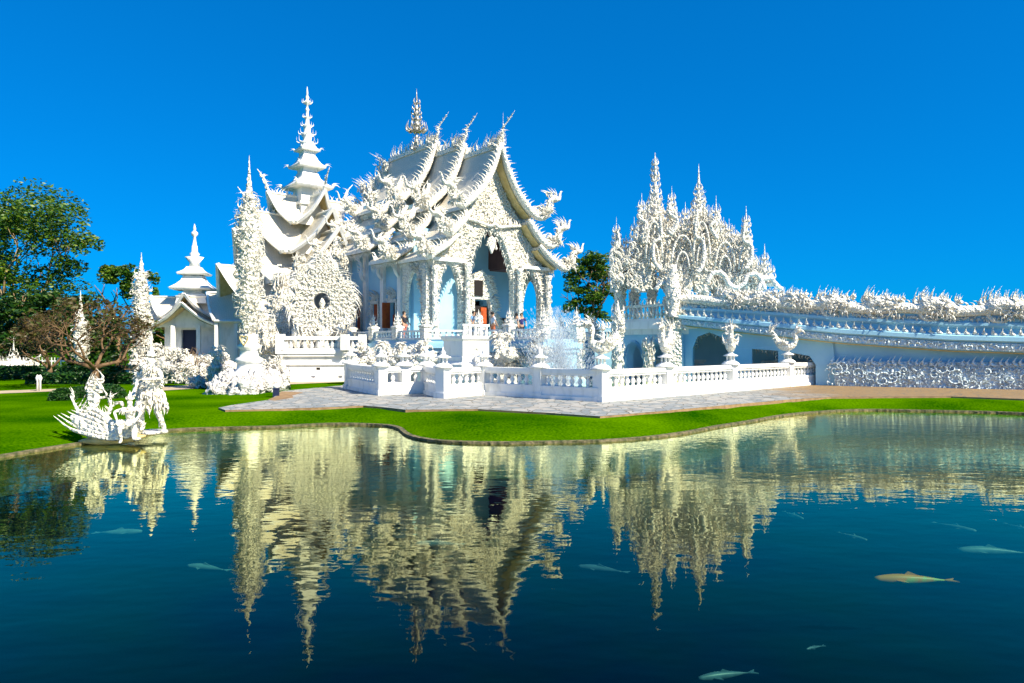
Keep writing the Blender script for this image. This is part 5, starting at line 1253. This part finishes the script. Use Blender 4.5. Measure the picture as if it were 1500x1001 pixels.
# far-left fountain sculpture, fence, low wall
fx,fy=at(20,0,46)[:2]; t=thing('flame_fountain','spiky white flame fountain sculpture at the far left edge','sculpture',(fx,fy,0),0); mb=MB(); mb.lathe([(1.5,0),(1.5,.5),(1.7,.6),(.6,.7),(.5,1.0)],0,0,16); mb.build('basin',M['white'],t)
mb=MB(); spire(mb,0,0,.7,1.9,.35,4,8,.4)
for q in range(70): a=rnd(0,2*PI); u=unit(a); mb.flame((u.x*rnd(0,1.2),u.y*rnd(0,1.2),.65),u*1.1+UP*.7,u,rnd(.5,1.0),.08,1.3)
for s in (-1,1): mb.tube(smooth([(s*.4,0,.8),(s*1.2,-.1,1.0),(s*1.8,-.1,1.3),(s*2.2,-.1,1.9)],4),[.16*(1-.07*i) for i in range(13)],6)
mb.build('flame_spikes',M['flame'],t)
fn=thing('white_fence','low white picket fence under the trees at the far left','fence',(*at(50,0,48)[:2],0),0); mb=MB()
for i in range(14): mb.box(-1+i*.22,-.95+i*.22,-.02,.02,0,1.2)
mb.box(-1.1,2.2,.02,.05,.9,1.0); mb.box(-1.1,2.2,.02,.05,.25,.33); mb.build('pickets',M['white'],fn)
for i,(px,py) in enumerate(((55,573),(59,573))):
    x,y=gpt(px,py); mb=MB(); mb.lathe([(.05,0),(.04,.45),(.06,.5),(.09,.6),(.02,.75)],0,0,8); o=mb.build('garden_post',M['white']); o.location=(x,y,0); tag(o,('left' if i==0 else 'right')+' one of two thin white posts beside the garden path','post')
# ---------------------------------------------------------------- the lamp box
lx,ly=gpt(404.5,582); t=thing('lamp_box','dark blue box with white globe top at the tip of the plaza','lamp',(lx,ly,.0),R(15)); mb=MB(); mb.box(-.12,.12,-.12,.12,0,.34); mb.box(-.135,.135,-.135,.135,.34,.37); mb.build('box',M['boxblue'],t)
mb=MB(); mb.lathe([(.1,.37),(.12,.44),(.08,.52),(.01,.55)],0,0,10); mb.build('lamp_globe',M['glassw'],t)
# ---------------------------------------------------------------- water spray
def spraymat():
    m=bpy.data.materials.new('water spray'); m.use_nodes=True; t=m.node_tree; n=t.nodes; l=t.links; n.clear()
    o=n.new('ShaderNodeOutputMaterial'); mx=n.new('ShaderNodeMixShader'); tr=n.new('ShaderNodeBsdfTransparent'); df=n.new('ShaderNodeBsdfDiffuse'); tl=n.new('ShaderNodeBsdfTranslucent'); ad=n.new('ShaderNodeMixShader')
    df.inputs[0].default_value=(.75,.82,.88,1); tl.inputs[0].default_value=(.75,.82,.88,1); mx.inputs[0].default_value=.34
    l.new(df.outputs[0],ad.inputs[1]); l.new(tl.outputs[0],ad.inputs[2]); l.new(tr.outputs[0],mx.inputs[1]); l.new(ad.outputs[0],mx.inputs[2]); l.new(mx.outputs[0],o.inputs[0]); return m
M['spray']=spraymat()
sx_,sy_=at(828,0,29)[:2]; mb=MB()
for i in range(15000):
    t=rnd(0,1); a=rnd(0,2*PI); r_=abs(random.gauss(0,.38+.30*t)); z=.1+3.7*t*rnd(.4,1)
    p=Vector((r_*cos(a)*1.35-.35*t,r_*sin(a)*.8,z)); s_=rnd(.012,.035); L=rnd(.03,.12); u=unit(rnd(0,PI))
    mb.add([p-u*s_,p+u*s_,p+u*s_+UP*L+unit(a)*.04,p-u*s_+UP*L+unit(a)*.04],[(0,1,2,3)])
o=mb.build('water_spray',M['spray']); o.location=(sx_,sy_,0); o['kind']='stuff'; o['label']='misty bluish fountain spray rising behind the shaded balustrade'; o['category']='fountain spray'
mb=MB(); mb.lathe([(.5,.0),(.5,.3),(.3,.35),(.06,.4),(.05,.6)],0,0,14); o=mb.build('fountain_nozzle',M['white']); o.location=(sx_,sy_,.05); tag(o,'low white fountain nozzle inside the bluish spray','fountain')
# ---------------------------------------------------------------- fish
def fish(px,py,L,ang,m,label,depth=.22,bend=.15):
    d=(CZ-WATER)*1000/(py-503); x=(px-750)/1000*d
    # straight-line sight below the surface
    k_=(depth)/(CZ-WATER); x,y=x*(1+k_),d*(1+k_)
    t=thing('koi_fish',label,'fish',(x,y,WATER-depth),ang,'fish swimming in the pond'); b=MB()
    pts_=[];rad=[]
    for i in range(15):
        s=i/14; pts_.append((L*(s-.5),bend*L*sin(s*2.6)*.4,0)); rad.append(L*.082*max(.12,(sin(PI*min(1,s*.93+.07))**.75)*(1-.45*s)))
    b.tube(pts_,rad,10,1.15,up=(0,1,0)); b.build('fish_body',M[m],t)
    f=MB(); e=pts_[-1]; th=.008
    f.plate([[(e[0]-.02*L,e[1]),(e[0]+.18*L,e[1]+.09*L),(e[0]+.11*L,e[1]),(e[0]+.18*L,e[1]-.07*L)]],lambda u,v,q:(u,v,q),-th/2,th/2)
    for s in (-1,1): f.plate([[(-L*.22,pts_[3][1]+s*.07*L),(-L*.08,pts_[3][1]+s*.17*L),(-L*.10,pts_[3][1]+s*.07*L)]],lambda u,v,q:(u,v,q),-th/2,th/2)
    f.plate([[(-L*.12,.03*L),(-L*.02,.12*L),(L*.16,.05*L)]],lambda u,v,q:(u,pts_[6][1]*.6+q,v),-th/2,th/2)
    f.build('fins',M[m],t)
    return t
FI=[(1332,849,.75,R(-4),'fisho','orange and green koi swimming left, brightest fish at the lower right',.12,.02),
(878,834,.55,R(-22),'fishb','slim bluish fish angled down right, right of the hall reflection',.3,.1),
(1252,786,.4,R(115),'fishw','pale fish pointing up toward the bridge, right of the gate reflection',.3,.3),
(1450,808,.8,R(-10),'fishw','long pale fish at the right edge above the orange koi',.3,.08),
(1402,772,.55,R(120),'fishw','faint pale fish left of and above the long pale one at the right edge',.38,.3),
(1193,949,.17,R(20),'fishb','tiny silvery fish near the bottom right of the pond',.06,.1),
(1060,990,.5,R(12),'fishb','dim greenish fish at the very bottom edge of the photo',.55,.05),
(178,779,.6,R(185),'fishw','faint pale fish at the left, beside the dark tree reflection',.36,.1),
(300,832,.55,R(-18),'fishw','pale fish between the tree reflection and the flame column reflection',.36,.1),
(1165,755,.45,R(100),'fishw','small faint fish nearest the gate reflection on its right',.42,.3),
(1495,773,.4,R(100),'fishw','faint fish cut by the right edge of the photo',.36,.2),
(640,797,.6,R(-3),'fishb','dark fish lying across the hall reflection, left part',.3,.05)]
for f_ in FI: fish(*f_)
# ---------------------------------------------------------------- people on the terrace
def person(loc,rz,label,shirt,pants,S=1.68,pose=0):
    t=thing('person',label,'person',loc,rz,None)
    arms=[((-.16,-.02,.66),(-.15,-.10,.52)),((.16,-.02,.66),(.14,-.12,.56))] if pose==0 else [((-.16,-.06,.68),(-.07,-.2,.76)),((.16,-.06,.68),(.07,-.2,.76))]
    N,E=human(S,arms,STAND(.02+.03*pose)); skinfig('body',N,E,M['skin'],t,1)
    h=.53
    def sub(nm,nodes,edges,m): return skinfig(nm,[(a*S,b*S,c*S,r*S) for a,b,c,r in nodes],edges,m,t,1)
    sub('shirt',[(0,0,h-.02,.085),(0,0,h+.1,.078),(0,0,h+.21,.095),(-.11,0,h+.26,.045),(.11,0,h+.26,.045),(arms[0][0][0]*.98,arms[0][0][1],arms[0][0][2]+.02,.034),(arms[1][0][0]*.98,arms[1][0][1],arms[1][0][2]+.02,.034)],[(0,1),(1,2),(2,3),(2,4),(3,5),(4,6)],cmat(shirt))
    L=STAND(.02+.03*pose)['legs']
    sub('trousers',[(0,0,h,.083),(-.05,0,h-.05,.068),(.05,0,h-.05,.068),(*L[0][0],.05),(*L[1][0],.05),(L[0][1][0],L[0][1][1],.07,.036),(L[1][1][0],L[1][1][1],.07,.036)],[(0,1),(0,2),(1,3),(2,4),(3,5),(4,6)],cmat(pants))
    mb=MB(); mb.ball((0,.012*S,(h+.405)*S),.064*S,8,1.05); mb.build('hair',M['hair'],t)
def hp(px,ly): # point on terrace along local y plane
    k_=(px-750)/1000; b0=-1.2-sin(HA)*ly; b1=42+cos(HA)*ly; x=(k_*b1-b0)/(cos(HA)-k_*sin(HA)); return (*H2W(x,ly),2.4)
for a in ((764,-1.5,.3,'person in dark navy top at the right end of the terrace rail',(.02,.02,.12),(.05,.05,.07),0),
 (757,-1.3,2.6,'person in pale top just left of the navy-topped one',(.6,.55,.5),(.1,.1,.12),1),
 (701,-2.2,-.4,'dark-haired person in white near the doorway behind the panelled pedestal',(.7,.7,.7),(.12,.1,.1),0),
 (694,-1.8,.9,'person in blue at the foot of the doorway',(.15,.3,.5),(.06,.06,.08),0),
 (722,-1.8,2,'person in orange-red skirt in front of the right door jamb',(.5,.5,.6),(.5,.12,.05),0)): person(hp(a[0],a[1]),a[2],a[3],a[4],a[5],1.66,a[6])
for px,ly,rz,lab,s,p in ((592,3.0,1.0,'person with black top beside the open shutter on the left terrace',(.02,.02,.03),(.45,.15,.12)),(505,11,2.0,'person in pink top behind the medallion platform',(.7,.05,.3),(.05,.05,.1)),(497,10.5,-1,'person in dark clothes left of the pink-topped one',(.05,.03,.03),(.04,.04,.05))):
    k_=(px-750)/1000; lx_=-5.4; b0=-1.2+cos(HA)*lx_; b1=42+sin(HA)*lx_; yy=(k_*b1-b0)/(-sin(HA)-k_*cos(HA)); person((*H2W(lx_,yy),2.4),rz,lab,s,p)
# ---------------------------------------------------------------- left statues: boat with kneeling archer, standing demon
bx_,by_=gpt(168,640,-.12)
bt=thing('flame_boat','long white boat-shaped sculpture with swept-back feathered tail on the pond bank','sculpture',(bx_,by_,-.2),R(4))
mb=MB(); hull=smooth([(-1.05,0,.62),(-.75,0,.42),(-.35,0,.25),(.1,0,.2),(.5,0,.25),(.75,0,.42)],5); n=len(hull)
mb.tube(hull,[.26*max(.03,sin(PI*min(1,(i+.3)/(n*.95)))**.8) for i in range(n)],10,1.1,up=(0,1,0)); mb.build('hull',M['flame'],bt)
mb=MB()
for q in range(7):
    z=.08+.06*q; e=(-1.45+.11*q,-.02-.04*(q%3),.62+.035*q); mb.tube(smooth([(.62,-.2,z+.08),(.1,-.30+.015*q,z),(-.5+.06*q,-.24,z+.10+.02*q),(-1.0+.09*q,-.1,z+.22+.02*q),e],4),[.05,.06,.065,.07,.07,.07,.065,.065,.06,.055,.05,.045,.035,.028,.02,.012,.003],6,.6)
mb.build('side_feathers',M['flame'],bt)
mb=MB(); mb.tube(smooth([(-.85,0,-.02),(-.3,-.05,.0),(.3,-.05,.02),(.75,0,.1)],4),[.02,.05,.08,.1,.12,.12,.12,.11,.1,.09,.08,.05,.02],8,1.5); mb.build('keel',M['soffit'],bt)
mb=MB(); st_=smooth([(-.45,0,.35),(-.62,0,.6),(-.50,0,.85),(-.42,0,1.05),(-.5,0,1.25),(-.42,0,1.5)],4); mb.tube(st_,[.14*(1-.8*i/len(st_)) for i in range(len(st_))],8)
for q in range(46):
    i=random.randint(1,len(st_)-1); s_=random.choice((-1,1)); mb.flame(st_[i]+Vector((0,rnd(-.05,.05),0)),Vector((s_*rnd(.5,.9),rnd(-.3,.3),rnd(.8,1.3))),Vector((s_,0,0)),rnd(.2,.42)*(1.2-.5*i/len(st_)),.038,2.4,5)
for s_,px2 in ((-1,-.95),(1,.0)):
    p=smooth([(-.5,0,.55),(px2*.6-.2,0,.62),(px2*.85-.1,0,.8),(px2-.1,0,1.1)],4); mb.tube(p,[.08*(1-.85*i/len(p)) for i in range(len(p))],6); crest(mb,p,.06,.16,.024,jit=.9,barb=1)
mb.build('stern_flames',M['flame'],bt)
kn=thing('kneeling_figure','white kneeling crowned figure leaning on the boat sculpture, one arm akimbo','statue',(bx_+.55,by_-.28,-.2),R(12))
N,E=human(1.42,[((-.24,-.05,.52),(-.16,-.14,.36)),((.20,-.1,.5),(.16,-.24,.40))],{'hip':.30,'legs':[((-.10,-.24,.26),(-.10,-.16,.03),(-.10,-.24,.02)),((.12,-.18,.06),(.12,.06,.04),(.12,.12,.03))]},-.1)
skinfig('body',N,E,M['flame'],kn,2)
mb=MB(); S=1.42
mb.lathe([(.05*S,.715*S),(.062*S,.73*S),(.05*S,.755*S),(.034*S,.79*S),(.015*S,.83*S),(.003*S,.88*S)],0,-.05,12)
for q in range(8): u=unit(q*PI/4); mb.flame((u.x*.07,u.y*.07-.05,.73*S),u*.3+UP,u,.08,.014,1,4)
for s in (-1,1):
    for q in range(5): mb.flame((s*.17,-.02,.6*S),Vector((s,-.1,.4+.25*q)),UP,.22,.03,1.4,4)
for q in range(26): a=rnd(0,2*PI); mb.flame((.15*cos(a),.13*sin(a)-.03,.34*S+rnd(-.06,.05)),(cos(a),sin(a),-.9),UP,.22,.04,1.3,4)
for q in range(20): a=rnd(0,2*PI); mb.flame((.14*cos(a),.11*sin(a)-.03,.53*S),(cos(a),sin(a),-.4),UP,.13,.03,1.3,4)
mb.build('crown_and_ornaments',M['flame'],kn)
dx_,dy_=gpt(222,632,-.1)
dm=thing('standing_demon','tall white demon statue with ornate armour and flame wings standing behind the boat','statue',(dx_,dy_,-.14),R(-14))
S=2.15
N,E=human(S,[((-.17,-.03,.64),(-.13,-.12,.52)),((.18,-.03,.66),(.10,-.17,.66))],{'hip':.50,'legs':[((-.12,-.05,.27),(-.13,-.0,.04),(-.15,-.09,.02)),((.13,-.05,.28),(.17,.02,.04),(.20,-.06,.02))]},.0)
skinfig('body',N,E,M['flame'],dm,2)
mb=MB()
for q in range(150):
    a=rnd(0,2*PI); z=rnd(.30,.52)*S; r_=(.10+.09*(.52-z/S)/.22)*S; mb.flame((r_*cos(a),r_*.75*sin(a),z),Vector((cos(a)*.35,sin(a)*.35,-1)),unit(a),rnd(.14,.26),.04,.8,5)
mb.build('flame_skirt',M['flame'],dm)
mb=MB()
mb.lathe([(.05*S,.92*S),(.06*S,.94*S),(.045*S,.96*S),(.03*S,.99*S),(.012*S,1.03*S),(.004,1.07*S)],0,0,10)
for q in range(170):
    a=rnd(0,2*PI); z=rnd(.48,.86)*S; r_=.075*S if z>.62*S else .1*S; mb.flame((r_*cos(a),r_*.8*sin(a),z),Vector((cos(a),sin(a),rnd(-.9,.4))),UP,rnd(.07,.14),.028,1.5,5)
for q in range(50): a=rnd(0,2*PI); mb.flame((.11*S*cos(a),.09*S*sin(a),.5*S),Vector((cos(a)*.5,sin(a)*.5,-1)),unit(a),rnd(.16,.30),.04,.8,5)
mb.build('armour',M['flame'],dm)
mb=MB()
for q in range(110):
    t=rnd(0,1); mb.flame((-.15-.3*t,-.05,.55*S+.5*t*rnd(-.8,1)),Vector((-.7,rnd(-.4,.4),rnd(-.4,1))),UP,rnd(.1,.22),.03,1.5,5)
for s in (-1,1):
    for q in range(16): mb.flame((s*.12*S,0,.79*S),Vector((s,rnd(-.3,.3),rnd(0,1.2))),UP,rnd(.1,.2),.03,1.4,5)
for s in (-1,1):
    for q in range(14): mb.flame((s*.13*S,-.05,rnd(.05,.3)*S),Vector((s*.7,-.4,.6)),UP,.16,.035,1.4,4)
mb.build('flame_wing',M['flame'],dm)
mb=MB(); mb.lathe([(.4,.0),(.38,.06)],0,0,14); mb.build('foot_slab',M['rock'],dm)

# low flame-topped wall behind, between hall and gate
fw=thing('flame_topped_wall','low bluish wall topped by thin white flames between the hall and the gate','wall',(*at(845,0,48)[:2],0),0)
mb=MB(); mb.box(-3.2,3.0,0,.4,0,3.0); mb.box(-3.3,3.1,-.1,.5,3.0,3.2); mb.build('wall_body',M['wallshade'],fw)
mb=MB(); crest(mb,[(-3.1,.1,3.2),(3,.1,3.2)],.12,.75,.06,side=(1,0,0)); crest(mb,[(-3.1,-.1,2.6),(3,-.1,2.6)],.14,.45,.06,d=(0,-.5,1),side=(1,0,0),jit=.6); mb.build('flame_crest',M['flame'],fw)

# grass blades along the kerb and lawn edges
def blades():
    mb=MB()
    vis=[p for p in shore if -20<p[0]<30]
    n_=len(shore)
    for i in range(n_-1):
        a=Vector(shore[i]);b=Vector(shore[i+1]); L=(b-a).length
        if a.y>26 and a.x>26: continue
        d=(b-a).normalized(); nn=Vector((-d.y,d.x)); nn=nn if not inside(tuple((a+b)/2+nn*.3),pond) else -nn
        for k_ in range(int(L*60)):
            q=a+d*rnd(0,L)+nn*(.10+abs(random.gauss(0,.12))); z=gz((q.x,q.y)); u=unit(rnd(0,PI)); h=rnd(.03,.085); w_=.006
            mb.add([(q.x-u.x*w_,q.y-u.y*w_,z-.02),(q.x+u.x*w_,q.y+u.y*w_,z-.02),(q.x+rnd(-.03,.03),q.y+rnd(-.03,.03),z+h)],[(0,1,2)])
    o=mb.build('grass_blades',M['grass']); o['kind']='stuff'; o['label']='ragged grass blades along the pond edge'; o['category']='grass'
blades()
